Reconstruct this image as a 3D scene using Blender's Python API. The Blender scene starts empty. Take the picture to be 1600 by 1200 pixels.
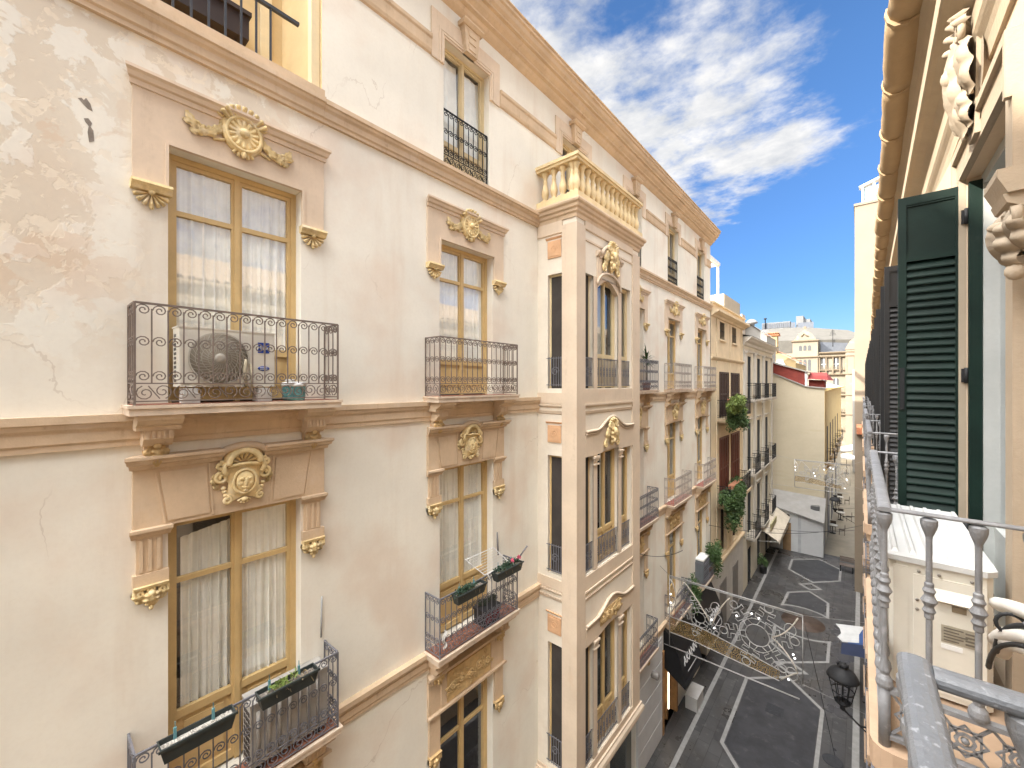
import bpy, bmesh, math, random
from mathutils import Vector, Matrix
from mathutils import noise as mnoise
random.seed(7)
R = math.radians; PI = math.pi
S = bpy.context.scene; COL = S.collection

# ------------------------------------------------------------------ camera, sky, sun, exposure
cam = bpy.data.cameras.new('camera'); cam_o = bpy.data.objects.new('camera', cam); COL.objects.link(cam_o)
cam.sensor_width = 36; cam.lens = 14.4; cam.clip_start = 0.05; cam.clip_end = 2000
cam_o.location = (0, 0, 0); cam_o.rotation_euler = (R(90), 0, R(40.4165)); S.camera = cam_o
S.view_settings.view_transform = 'Standard'; S.view_settings.look = 'None'
S.view_settings.exposure = 2.58; S.view_settings.gamma = 1
SUN = Vector((-1, -1.5, 1.04)).normalized()
sl = bpy.data.lights.new('sun', 'SUN'); so = bpy.data.objects.new('sun', sl); COL.objects.link(so)
sl.energy = 2.0; sl.angle = R(0.5); sl.color = (1, .93, .82)
so.location = (-30, -40, 40); so.rotation_euler = SUN.to_track_quat('Z', 'Y').to_euler()
W = bpy.data.worlds.new('World'); S.world = W; W.use_nodes = True
def make_world():
    nt = W.node_tree; N = nt.nodes; N.clear(); K = nt.links.new
    out = N.new('ShaderNodeOutputWorld'); bg = N.new('ShaderNodeBackground'); bg.inputs[1].default_value = .085
    sky = N.new('ShaderNodeTexSky'); sky.sky_type = 'NISHITA'; sky.sun_disc = False
    sky.sun_elevation = math.asin(SUN.z); sky.sun_rotation = math.atan2(SUN.x, SUN.y); sky.altitude = 20
    sky.air_density = 1.25; sky.dust_density = .2; sky.ozone_density = 2.6
    tc = N.new('ShaderNodeTexCoord'); sp = N.new('ShaderNodeSeparateXYZ'); K(tc.outputs['Generated'], sp.inputs[0])
    def m(op, a, b=None, c=None):
        n = N.new('ShaderNodeMath'); n.operation = op
        for i, v in enumerate((a, b, c)):
            if v is None: continue
            if isinstance(v, (int, float)): n.inputs[i].default_value = v
            else: K(v, n.inputs[i])
        return n.outputs[0]
    z = m('MAXIMUM', sp.outputs[2], .04)
    p = m('DIVIDE', sp.outputs[0], z); q = m('DIVIDE', sp.outputs[1], z)
    cv = N.new('ShaderNodeCombineXYZ'); K(p, cv.inputs[0]); K(q, cv.inputs[1]); cv.inputs[2].default_value = 3.7
    def noise(scale, det, rough, dist, vec=cv.outputs[0]):
        n = N.new('ShaderNodeTexNoise'); n.inputs['Scale'].default_value = scale; n.inputs['Detail'].default_value = det
        n.inputs['Roughness'].default_value = rough; n.inputs['Distortion'].default_value = dist; K(vec, n.inputs['Vector']); return n.outputs['Fac']
    n1 = noise(1.6, 7, .58, .25); n2 = noise(9.0, 8, .62, .1)
    # cloud bank on the western side of the street, its edge running obliquely; a streak reaching east
    c = m('SUBTRACT', m('MULTIPLY', m('ADD', p, .05), -1.0), m('MULTIPLY', m('SUBTRACT', q, 1.34), .36))
    c = m('MINIMUM', m('MAXIMUM', m('MULTIPLY', c, 1.3), -.75), .42)
    g = m('DIVIDE', m('SUBTRACT', q, 2.10), .19); g = m('EXPONENT', m('MULTIPLY', m('MULTIPLY', g, g), -1.0))
    pm = m('MULTIPLY', m('MINIMUM', m('MAXIMUM', m('MULTIPLY', p, -4.5), 0.0), 1.0), m('LESS_THAN', p, 0.1))
    st = m('MULTIPLY', m('MULTIPLY', g, pm), .75)
    far = m('MULTIPLY', m('MAXIMUM', m('SUBTRACT', q, 2.75), 0.0), -.6)
    far = m('MAXIMUM', far, -.8)
    east = m('MINIMUM', m('MAXIMUM', m('MULTIPLY', m('SUBTRACT', p, .22), 2.0), -1.2), .36)  # eastern clouds lie out of view, added as fill light for the left facade
    c = m('MAXIMUM', c, east)
    d = m('ADD', m('ADD', m('MAXIMUM', c, m('SUBTRACT', st, .30)), far), m('ADD', m('MULTIPLY', m('SUBTRACT', n1, .5), 1.9), m('MULTIPLY', m('SUBTRACT', n2, .5), .85)))
    rmp = N.new('ShaderNodeValToRGB'); rmp.color_ramp.elements[0].position = -.02 + .02; rmp.color_ramp.elements[1].position = .56
    rmp.color_ramp.interpolation = 'EASE'
    K(d, rmp.inputs[0])
    up = m('MINIMUM', m('MAXIMUM', m('MULTIPLY', m('SUBTRACT', sp.outputs[2], .05), 8.0), 0.0), 1.0)
    fac = m('MULTIPLY', m('MULTIPLY', rmp.outputs[0], up), .96)
    n3 = noise(5.5, 6, .6, .2)
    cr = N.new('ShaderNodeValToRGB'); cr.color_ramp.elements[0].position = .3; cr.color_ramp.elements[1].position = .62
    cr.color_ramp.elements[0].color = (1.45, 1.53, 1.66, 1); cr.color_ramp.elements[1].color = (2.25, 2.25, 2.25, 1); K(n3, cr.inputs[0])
    tint = N.new('ShaderNodeMix'); tint.data_type = 'RGBA'; tint.blend_type = 'MULTIPLY'; tint.inputs[0].default_value = 1
    tr = N.new('ShaderNodeValToRGB'); E = tr.color_ramp.elements; E[0].position = 0.0; E[0].color = (.165, .215, .31, 1); E[1].position = .55; E[1].color = (.215, .31, .425, 1); e = tr.color_ramp.elements.new(.18); e.color = (.145, .225, .365, 1)
    K(sp.outputs[2], tr.inputs[0]); K(tr.outputs[0], tint.inputs[7]); K(sky.outputs[0], tint.inputs[6])
    mx = N.new('ShaderNodeMix'); mx.data_type = 'RGBA'; K(fac, mx.inputs[0]); K(tint.outputs[2], mx.inputs[6])
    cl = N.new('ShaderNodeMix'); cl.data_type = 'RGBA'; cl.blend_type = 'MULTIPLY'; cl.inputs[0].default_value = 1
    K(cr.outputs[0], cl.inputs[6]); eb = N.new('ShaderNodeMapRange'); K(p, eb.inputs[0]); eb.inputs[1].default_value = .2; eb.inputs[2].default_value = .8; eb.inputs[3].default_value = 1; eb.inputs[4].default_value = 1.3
    cc = N.new('ShaderNodeCombineColor'); ev = N.new('ShaderNodeMapRange'); K(q, ev.inputs[0]); ev.inputs[1].default_value = .5; ev.inputs[2].default_value = -.1; ev.inputs[3].default_value = 1; ev.inputs[4].default_value = 20.5; strip = N.new('ShaderNodeMapRange'); K(m('ABSOLUTE', m('ADD', p, .2)), strip.inputs[0]); strip.inputs[1].default_value = .95; strip.inputs[2].default_value = .55; low = N.new('ShaderNodeMapRange'); K(q, low.inputs[0]); low.inputs[1].default_value = -2.6; low.inputs[2].default_value = -1.5; eb_ = m('MULTIPLY', m('ADD', eb.outputs[0], m('MULTIPLY', m('MULTIPLY', m('SUBTRACT', ev.outputs[0], 1.0), strip.outputs[0]), low.outputs[0])), .92); K(m('MULTIPLY', eb_, 1.02), cc.inputs[0]); K(eb_, cc.inputs[1]); K(m('MULTIPLY', eb_, .97), cc.inputs[2]); K(cc.outputs[0], cl.inputs[7])  # unseen clouds overhead and behind the camera boosted as added fill light
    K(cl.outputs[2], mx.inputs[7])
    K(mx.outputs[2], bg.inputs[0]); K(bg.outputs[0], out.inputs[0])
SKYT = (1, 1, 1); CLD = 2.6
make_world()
S.render.engine = 'CYCLES'
S.cycles.max_bounces = 10; S.cycles.diffuse_bounces = 6; S.cycles.glossy_bounces = 4; S.cycles.transparent_max_bounces = 24

# ------------------------------------------------------------------ frames: (along, out, up) -> world
WALL = -5.7; RW = 0.47; G = -13.2
def FL(a, o, z): return (WALL + o, a, z)               # left facade, out = towards the street
def FB(a, o, z): return (-4.67 + o, a, z)              # front of the bay
def FBS(a, o, z): return (a, 7.62 - o, z)              # near side of the bay (a is world x)
def FR(a, o, z): return (RW - o, a, z)
def FRE(a, o, z): return (RW - o + .0103 * (a - 3), a, z)                 # right facade
def FW(a, o, z): return (a, o, z)
def FY(Y):                                             # a plane facing the camera side (-y)
    return lambda a, o, z: (a, Y - o, z)
def FX(X): return lambda a, o, z: (X + o, a, z)

class MB:
    def __init__(s, fr=FW): s.v = []; s.f = []; s.fr = fr; s.sm = []
    def add(s, vs, fs, smooth=False, fr=None):
        b = len(s.v); fr = fr or s.fr
        s.v += [fr(*p) for p in vs]
        for f in fs: s.f.append(tuple(i + b for i in f)); s.sm.append(smooth)
        return s
    def box(s, a0, a1, o0, o1, z0, z1):
        vs = [(a, o, z) for z in (z0, z1) for o in (o0, o1) for a in (a0, a1)]
        return s.add(vs, [(0, 1, 3, 2), (4, 6, 7, 5), (0, 4, 5, 1), (2, 3, 7, 6), (0, 2, 6, 4), (1, 5, 7, 3)])
    def quad(s, *p): return s.add(list(p), [tuple(range(len(p)))])
    def prism_a(s, prof, a0, a1, m0=0, m1=0):
        """profile of (o,z) points extruded along a; m0/m1 mitre the ends by out*m"""
        n = len(prof)
        vs = [(a0 - m0 * o, o, z) for o, z in prof] + [(a1 + m1 * o, o, z) for o, z in prof]
        fs = [(i, (i + 1) % n, n + (i + 1) % n, n + i) for i in range(n)] + [tuple(range(n - 1, -1, -1)), tuple(range(n, 2 * n))]
        return s.add(vs, fs)
    def plate(s, poly, o0, o1):
        """outline of (a,z) points given thickness from o0 to o1"""
        n = len(poly)
        vs = [(a, o0, z) for a, z in poly] + [(a, o1, z) for a, z in poly]
        fs = [(i, (i + 1) % n, n + (i + 1) % n, n + i) for i in range(n)] + [tuple(range(n - 1, -1, -1)), tuple(range(n, 2 * n))]
        return s.add(vs, fs)
    def plan(s, poly, z0, z1):
        n = len(poly)
        vs = [(a, o, z0) for a, o in poly] + [(a, o, z1) for a, o in poly]
        fs = [(i, (i + 1) % n, n + (i + 1) % n, n + i) for i in range(n)] + [tuple(range(n - 1, -1, -1)), tuple(range(n, 2 * n))]
        return s.add(vs, fs)
    def tube(s, pts, r, n=5, closed=False, cap=True, r2=None):
        P = [Vector(p) for p in pts]; k = len(P)
        if k < 2: return s
        vs = []; prev = None
        for i, p in enumerate(P):
            if closed: t = P[(i + 1) % k] - P[i - 1]
            else: t = P[min(i + 1, k - 1)] - P[max(i - 1, 0)]
            if t.length < 1e-9: t = Vector((0, 0, 1))
            t.normalize()
            if prev is None:
                ref = Vector((0, 1, 0)) if abs(t.y) < .9 else Vector((1, 0, 0)); u = (ref - t * ref.dot(t)).normalized()
            else:
                u = prev - t * prev.dot(t)
                u = u.normalized() if u.length > 1e-6 else Vector((1, 0, 0))
            prev = u; w = t.cross(u)
            rr = r if r2 is None else r + (r2 - r) * i / (k - 1)
            for j in range(n):
                th = 2 * PI * (j + .5) / n; q = p + u * (rr * math.cos(th)) + w * (rr * math.sin(th)); vs.append(tuple(q))
        fs = []
        for i in range(k if closed else k - 1):
            a = i * n; b = ((i + 1) % k) * n
            for j in range(n): fs.append((a + j, a + (j + 1) % n, b + (j + 1) % n, b + j))
        if cap and not closed: fs += [tuple(range(n - 1, -1, -1)), tuple(range((k - 1) * n, k * n))]
        return s.add(vs, fs, n > 4)
    def lathe(s, prof, c, n=12, axis='z', sx=1, sy=1, arc=2 * PI, smooth=True):
        """prof of (radius, height); c centre"""
        vs = []; k = len(prof); full = abs(arc - 2 * PI) < 1e-6; m = n if full else n + 1
        for r, h in prof:
            for j in range(m):
                th = arc * j / n; x = r * math.cos(th) * sx; y = r * math.sin(th) * sy
                if axis == 'z': vs.append((c[0] + x, c[1] + y, c[2] + h))
                elif axis == 'o': vs.append((c[0] + x, c[1] + h, c[2] + y))
                else: vs.append((c[0] + h, c[1] + x, c[2] + y))
        fs = []
        for i in range(k - 1):
            for j in range(n): fs.append((i * m + j, i * m + (j + 1) % m, (i + 1) * m + (j + 1) % m, (i + 1) * m + j))
        if prof[0][0] > 1e-6 and full: fs.append(tuple(range(n - 1, -1, -1)))
        if prof[-1][0] > 1e-6 and full: fs.append(tuple(range((k - 1) * n, k * n)))
        return s.add(vs, fs, smooth)
    def ball(s, c, rx, ry, rz, n=8, m=6):
        prof = [(max(math.sin(PI * i / m), 1e-4), -math.cos(PI * i / m)) for i in range(m + 1)]
        vs = []; fs = []
        for r, h in prof:
            for j in range(n): vs.append((c[0] + rx * r * math.cos(2 * PI * j / n), c[1] + ry * r * math.sin(2 * PI * j / n), c[2] + rz * h))
        for i in range(m):
            for j in range(n): fs.append((i * n + j, i * n + (j + 1) % n, (i + 1) * n + (j + 1) % n, (i + 1) * n + j))
        return s.add(vs, fs, True)
    def grid(s, fn, nu, nv, smooth=True, closed_u=False):
        vs = [fn(i / nu, j / nv) for j in range(nv + 1) for i in range(nu + 1)]
        fs = [(j * (nu + 1) + i, j * (nu + 1) + i + 1, (j + 1) * (nu + 1) + i + 1, (j + 1) * (nu + 1) + i) for j in range(nv) for i in range(nu)]
        return s.add(vs, fs, smooth)
    def build(s, name, mat, parent=None, recalc=True, weld=False):
        me = bpy.data.meshes.new(name)
        off = WL.get(parent, Vector((0, 0, 0))) if parent else Vector((0, 0, 0))
        me.from_pydata([tuple(Vector(p) - off) for p in s.v], [], s.f)
        if recalc or weld:
            bm = bmesh.new(); bm.from_mesh(me)
            if weld: bmesh.ops.remove_doubles(bm, verts=bm.verts, dist=1e-5)
            bmesh.ops.recalc_face_normals(bm, faces=bm.faces); bm.to_mesh(me); bm.free()
        if len(s.sm) == len(me.polygons): me.polygons.foreach_set('use_smooth', s.sm)
        me.materials.append(mat); me.update()
        o = bpy.data.objects.new(name, me); COL.objects.link(o)
        if parent: o.parent = parent; WL[o] = off
        else: WL[o] = off
        return o
WL = {}
def tag(o, label=None, cat=None, group=None, kind=None):
    if label: o['label'] = label
    if cat: o['category'] = cat
    if group: o['group'] = group
    if kind: o['kind'] = kind
    return o
def thing(name, loc, label, cat, group=None):
    o = bpy.data.objects.new(name, None); o.empty_display_size = .2; COL.objects.link(o); o.location = loc
    WL[o] = Vector(loc); return tag(o, label, cat, group)
def copy_tree(o, parent=None):
    c = o.copy(); COL.objects.link(c); c.parent = parent
    for ch in o.children: copy_tree(ch, c)
    return c
def structure(o): o['kind'] = 'structure'; return o

# ------------------------------------------------------------------ materials
MATS = {}
def newmat(name):
    m = bpy.data.materials.new(name); m.use_nodes = True; nt = m.node_tree; b = nt.nodes['Principled BSDF']; return m, nt, b
def mathn(nt, op, a, b=None, clamp=False):
    n = nt.nodes.new('ShaderNodeMath'); n.operation = op; n.use_clamp = clamp
    for i, v in enumerate((a, b)):
        if v is None: continue
        if isinstance(v, (int, float)): n.inputs[i].default_value = v
        else: nt.links.new(v, n.inputs[i])
    return n.outputs[0]
def noisen(nt, scale, detail=4, rough=.55, stretch=None, off=0, dist=0):
    g = nt.nodes.new('ShaderNodeNewGeometry'); v = g.outputs['Position']
    mp = nt.nodes.new('ShaderNodeMapping'); nt.links.new(v, mp.inputs[0]); mp.inputs['Location'].default_value = (off, off * .7, off * 1.3)
    if stretch: mp.inputs['Scale'].default_value = stretch
    n = nt.nodes.new('ShaderNodeTexNoise'); n.inputs['Scale'].default_value = scale; n.inputs['Detail'].default_value = detail
    n.inputs['Roughness'].default_value = rough; n.inputs['Distortion'].default_value = dist; nt.links.new(mp.outputs[0], n.inputs['Vector']); return n.outputs['Fac']
def smooth(nt, v, lo, hi):
    n = nt.nodes.new('ShaderNodeMapRange'); n.interpolation_type = 'SMOOTHSTEP'; nt.links.new(v, n.inputs[0])
    n.inputs[1].default_value = lo; n.inputs[2].default_value = hi; return n.outputs[0]
def mixc(nt, fac, a, b, blend='MIX'):
    n = nt.nodes.new('ShaderNodeMix'); n.data_type = 'RGBA'; n.blend_type = blend
    for s_, v in ((n.inputs[0], fac), (n.inputs[6], a), (n.inputs[7], b)):
        if isinstance(v, (int, float)): s_.default_value = v
        elif isinstance(v, tuple): s_.default_value = (*v[:3], 1)
        else: nt.links.new(v, s_)
    return n.outputs[2]
def streaks(m, dark, amt):
    """rain runs and grime down a painted or stone surface"""
    nt = m.node_tree; b = nt.nodes['Principled BSDF']; c = b.inputs['Base Color'].links[0].from_socket
    n = noisen(nt, 3.2, 6, .65, (2.6, 2.6, .28), off=13); n2 = noisen(nt, 11, 5, .7, off=19)
    f = mathn(nt, 'MULTIPLY', smooth(nt, n, .52, .74), smooth(nt, n2, .35, .7)); c = mixc(nt, mathn(nt, 'MULTIPLY', f, amt), c, dark); nt.links.new(c, b.inputs['Base Color']); return m
def M(name, col, rough=.75, var=.10, scale=2.5, bump=.0, bscale=60, metal=0, spec=.3, dirt=None, dirt_lo=.55, dirt_hi=.75, dscale=1.3, dstretch=None, damt=.6, fine=.05):
    if name in MATS: return MATS[name]
    m, nt, b = newmat(name)
    n1 = noisen(nt, scale, 5, .6); lo = tuple(c * (1 - var) for c in col); hi = tuple(min(1, c * (1 + var)) for c in col)
    c = mixc(nt, smooth(nt, n1, .3, .7), lo, hi)
    if fine:
        n2 = noisen(nt, scale * 14, 3, .6, off=3); c = mixc(nt, mathn(nt, 'MULTIPLY', smooth(nt, n2, .35, .7), fine * 3), c, tuple(x * .8 for x in col))
    if dirt:
        n3 = noisen(nt, dscale, 6, .62, dstretch, off=7); f = mathn(nt, 'MULTIPLY', smooth(nt, n3, dirt_lo, dirt_hi), damt); c = mixc(nt, f, c, dirt)
    nt.links.new(c, b.inputs['Base Color']); b.inputs['Roughness'].default_value = rough; b.inputs['Metallic'].default_value = metal
    b.inputs['Specular IOR Level'].default_value = spec
    if bump:
        bp = nt.nodes.new('ShaderNodeBump'); bp.inputs['Strength'].default_value = bump; bp.inputs['Distance'].default_value = .01
        nt.links.new(noisen(nt, bscale, 4, .6), bp.inputs['Height']); nt.links.new(bp.outputs[0], b.inputs['Normal'])
    MATS[name] = m; return m
def stucco():
    m, nt, b = newmat('cream_stucco')
    base = (.765, .725, .625)
    n1 = noisen(nt, .55, 5, .6); c = mixc(nt, smooth(nt, n1, .3, .7), tuple(x * .93 for x in base), tuple(x * 1.05 for x in base))
    # rain streaks
    n2 = noisen(nt, 1.0, 5, .6, (2.2, 2.2, .22), off=5); c = mixc(nt, mathn(nt, 'MULTIPLY', smooth(nt, n2, .5, .78), .36), c, (.56, .43, .31))
    # pinkish old coat in clouds
    n5 = noisen(nt, .9, 4, .5, off=21); c = mixc(nt, mathn(nt, 'MULTIPLY', smooth(nt, n5, .45, .72), .42), c, (.64, .48, .36))
    # weathered, flaking paint towards the southern end of the facade
    g = nt.nodes.new('ShaderNodeNewGeometry'); sp = nt.nodes.new('ShaderNodeSeparateXYZ'); nt.links.new(g.outputs['Position'], sp.inputs[0])
    reg = mathn(nt, 'MULTIPLY', smooth(nt, mathn(nt, 'MULTIPLY', sp.outputs[1], -1), -1.35, .1), smooth(nt, sp.outputs[2], -.2, 1.2))
    reg2 = mathn(nt, 'MULTIPLY', smooth(nt, mathn(nt, 'MULTIPLY', sp.outputs[1], -1), -2.9, -1.5), smooth(nt, sp.outputs[2], 2.95, 3.15))
    reg = mathn(nt, 'MAXIMUM', reg, reg2)
    n3 = noisen(nt, 2.1, 7, .6, off=11, dist=.35); e = smooth(nt, n3, .485, .515); n4 = noisen(nt, 1.3, 6, .6, off=17, dist=.3); e2 = smooth(nt, n4, .55, .575)
    n8 = noisen(nt, 6.5, 5, .6, off=9, dist=.4); e3 = smooth(nt, n8, .56, .59)
    c = mixc(nt, mathn(nt, 'MULTIPLY', reg, mathn(nt, 'MULTIPLY', e, .62)), c, (.58, .48, .355))
    c = mixc(nt, mathn(nt, 'MULTIPLY', reg, mathn(nt, 'MULTIPLY', e2, .5)), c, (.62, .46, .32))
    c = mixc(nt, mathn(nt, 'MULTIPLY', reg, mathn(nt, 'MULTIPLY', e3, .7)), c, (.76, .67, .53))
    # hairline cracks
    mp = nt.nodes.new('ShaderNodeMapping'); nt.links.new(g.outputs['Position'], mp.inputs[0]); mp.inputs['Scale'].default_value = (1, 1, .6)
    nz = nt.nodes.new('ShaderNodeTexNoise'); nz.inputs['Scale'].default_value = 1.6; nz.inputs['Detail'].default_value = 5; nt.links.new(mp.outputs[0], nz.inputs['Vector'])
    av = nt.nodes.new('ShaderNodeVectorMath'); av.operation = 'MULTIPLY_ADD'; nt.links.new(nz.outputs['Color'], av.inputs[0]); av.inputs[1].default_value = (.9, .9, .9); nt.links.new(mp.outputs[0], av.inputs[2])
    vo = nt.nodes.new('ShaderNodeTexVoronoi'); vo.feature = 'DISTANCE_TO_EDGE'; vo.inputs['Scale'].default_value = .42; nt.links.new(av.outputs[0], vo.inputs['Vector'])
    cr = mathn(nt, 'MULTIPLY', mathn(nt, 'LESS_THAN', vo.outputs['Distance'], .0022), smooth(nt, noisen(nt, .6, 2, .5, off=31), .5, .6))
    c = mixc(nt, mathn(nt, 'MULTIPLY', cr, .28), c, (.36, .27, .19))
    n6 = noisen(nt, 24, 4, .6, off=2); c = mixc(nt, mathn(nt, 'MULTIPLY', smooth(nt, n6, .4, .7), .06), c, (.5, .4, .3))
    nt.links.new(c, b.inputs['Base Color']); b.inputs['Roughness'].default_value = .85; b.inputs['Specular IOR Level'].default_value = .15
    h = mathn(nt, 'ADD', mathn(nt, 'MULTIPLY', mathn(nt, 'MULTIPLY', reg, mathn(nt, 'ADD', e, e3)), -.35), mathn(nt, 'ADD', mathn(nt, 'MULTIPLY', n6, .22), mathn(nt, 'MULTIPLY', noisen(nt, 1.6, 3, .5), .8)))
    bp = nt.nodes.new('ShaderNodeBump'); bp.inputs['Strength'].default_value = .4; bp.inputs['Distance'].default_value = .012; nt.links.new(h, bp.inputs['Height']); nt.links.new(bp.outputs[0], b.inputs['Normal'])
    return m
def glass(name, tint=(.99, 1, .99), gl=.15):
    m = bpy.data.materials.new(name); m.use_nodes = True; nt = m.node_tree; N = nt.nodes; N.clear(); K = nt.links.new
    out = N.new('ShaderNodeOutputMaterial'); tr = N.new('ShaderNodeBsdfTransparent'); tr.inputs[0].default_value = (*tint, 1)
    gs = N.new('ShaderNodeBsdfGlossy'); gs.inputs['Roughness'].default_value = .015; gs.inputs[0].default_value = (.95, .97, 1, 1)
    g = N.new('ShaderNodeNewGeometry'); dt = N.new('ShaderNodeVectorMath'); dt.operation = 'DOT_PRODUCT'; K(g.outputs['Normal'], dt.inputs[0]); K(g.outputs['Incoming'], dt.inputs[1])
    def mt(op, a, b=0.0):
        n = N.new('ShaderNodeMath'); n.operation = op
        for i, v in enumerate((a, b)):
            if isinstance(v, (int, float)): n.inputs[i].default_value = v
            else: K(v, n.inputs[i])
        return n.outputs[0]
    sch = mt('POWER', mt('SUBTRACT', 1.0, mt('ABSOLUTE', dt.outputs['Value'])), 4.5)      # both faces of the pane reflect alike
    ad = N.new('ShaderNodeMath'); ad.operation = 'MULTIPLY_ADD'; K(sch, ad.inputs[0]); ad.inputs[1].default_value = .9 - gl; ad.inputs[2].default_value = gl; ad.use_clamp = True
    nz = N.new('ShaderNodeTexNoise'); nz.inputs['Scale'].default_value = 1.3; nz.inputs['Detail'].default_value = 1; K(g.outputs['Position'], nz.inputs['Vector'])
    bp = N.new('ShaderNodeBump'); bp.inputs['Strength'].default_value = .06; bp.inputs['Distance'].default_value = .02; K(nz.outputs[0], bp.inputs['Height']); K(bp.outputs[0], gs.inputs['Normal'])
    mx = N.new('ShaderNodeMixShader'); K(ad.outputs[0], mx.inputs[0]); K(tr.outputs[0], mx.inputs[1]); K(gs.outputs[0], mx.inputs[2]); K(mx.outputs[0], out.inputs[0])
    return m
STUC = stucco()
TRIM = M('peach_stone_trim', (.575, .43, .285), .8, .09, 1.8, .25, 45, dirt=(.66, .54, .41), dscale=2.2, dirt_lo=.52, dirt_hi=.72, damt=.45)
TRIM2 = M('pale_stone', (.65, .52, .385), .8, .08, 1.5, .2, 45, dirt=(.52, .37, .25), dscale=1.6, damt=.4)
GOLD = M('ochre_painted_plaster', (.70, .545, .285), .82, .2, 6, .5, 45, spec=.15, dirt=(.74, .63, .44), dscale=7, dirt_lo=.5, dirt_hi=.7, damt=.75)
GOLDP = M('faded_ochre_plaster', (.60, .42, .20), .65, .14, 6, .3, 60, dirt=(.40, .27, .14), dscale=9, dirt_lo=.5, dirt_hi=.7, damt=.5)
streaks(TRIM, (.30, .19, .11), .55); streaks(TRIM2, (.40, .28, .18), .45); streaks(GOLD, (.34, .22, .09), .6)
FRAME = M('ochre_painted_timber', (.56, .395, .18), .5, .07, 3, .1, 80, spec=.4, dirt=(.62, .45, .22), dscale=5, damt=.3)
FRAMEL = M('cream_painted_timber', (.60, .48, .28), .5, .06, 3, .08, 80, spec=.4)
IRON = M('grey_painted_iron', (.17, .13, .105), .5, .18, 9, .2, 120, spec=.4, dirt=(.17, .085, .045), dscale=8, damt=.6)
IRONG = M('blue_grey_painted_iron', (.14, .14, .155), .45, .15, 9, .2, 120, spec=.45, dirt=(.16, .10, .07), dscale=8, damt=.4)
IRONB = M('black_painted_iron', (.018, .018, .019), .6, .2, 9, .1, 120, spec=.22)
LACE = M('white_lace_cloth', (.84, .82, .76), .9, .05, 8, .2, 200, spec=.1)
DARK = M('dark_interior', (.05, .042, .036), .9, .2, 2)
ROOM = M('dim_room_plaster', (.22, .18, .14), .9, .1, 2)
TILE = M('terracotta_floor_tile', (.26, .105, .065), .7, .18, 8, .2, 50, dirt=(.36, .22, .15), dscale=4, damt=.5)
PANE = glass('window_glass'); PANED = glass('bay_glass', (.82, .86, .86), .11)
BLACK = M('black_sign_lacquer', (.012, .012, .013), .35, .1, 5)
WHITEP = M('white_paint', (.72, .71, .68), .6, .05, 4, .1, 80)
SOFFIT = M('shaded_ochre_plaster', (.55, .37, .20), .8, .1, 2, .15, 40)
# ------------------------------------------------------------------ facade helpers
def cells(mb, a0, a1, z0, z1, ops, depth=.3, o=0):
    """a wall sheet with rectangular openings and their reveals"""
    As = sorted({a0, a1, *[x for q in ops for x in q[:2] if a0 < x < a1]}); Zs = sorted({z0, z1, *[x for q in ops for x in q[2:4] if z0 < x < z1]})
    for i in range(len(As) - 1):
        for j in range(len(Zs) - 1):
            ca = (As[i] + As[i + 1]) / 2; cz = (Zs[j] + Zs[j + 1]) / 2
            if any(q[0] < ca < q[1] and q[2] < cz < q[3] for q in ops): continue
            mb.quad((As[i], o, Zs[j]), (As[i + 1], o, Zs[j]), (As[i + 1], o, Zs[j + 1]), (As[i], o, Zs[j + 1]))
    for q in ops:
        x0, x1, y0, y1 = q[:4]; d = o - depth
        mb.quad((x0, o, y0), (x0, d, y0), (x0, d, y1), (x0, o, y1)); mb.quad((x1, o, y0), (x1, d, y0), (x1, d, y1), (x1, o, y1))
        mb.quad((x0, o, y1), (x0, d, y1), (x1, d, y1), (x1, o, y1)); mb.quad((x0, o, y0), (x0, d, y0), (x1, d, y0), (x1, o, y0))
def room(fr, a0, a1, z0, z1, o0, depth, parent, mat=None):
    mb = MB(fr); e = .25; A0, A1, Z0, Z1, d = a0 - e, a1 + e, z0 - .02, z1 + .1, o0 - depth
    mb.quad((A0, d, Z0), (A1, d, Z0), (A1, d, Z1), (A0, d, Z1)); mb.quad((A0, o0, Z0), (A0, d, Z0), (A0, d, Z1), (A0, o0, Z1))
    mb.quad((A1, o0, Z0), (A1, d, Z0), (A1, d, Z1), (A1, o0, Z1)); mb.quad((A0, o0, Z0), (A1, o0, Z0), (A1, d, Z0), (A0, d, Z0))
    mb.quad((A0, o0, Z1), (A1, o0, Z1), (A1, d, Z1), (A0, d, Z1))
    return mb.build('room_lining', mat or ROOM, parent, recalc=False)
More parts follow.
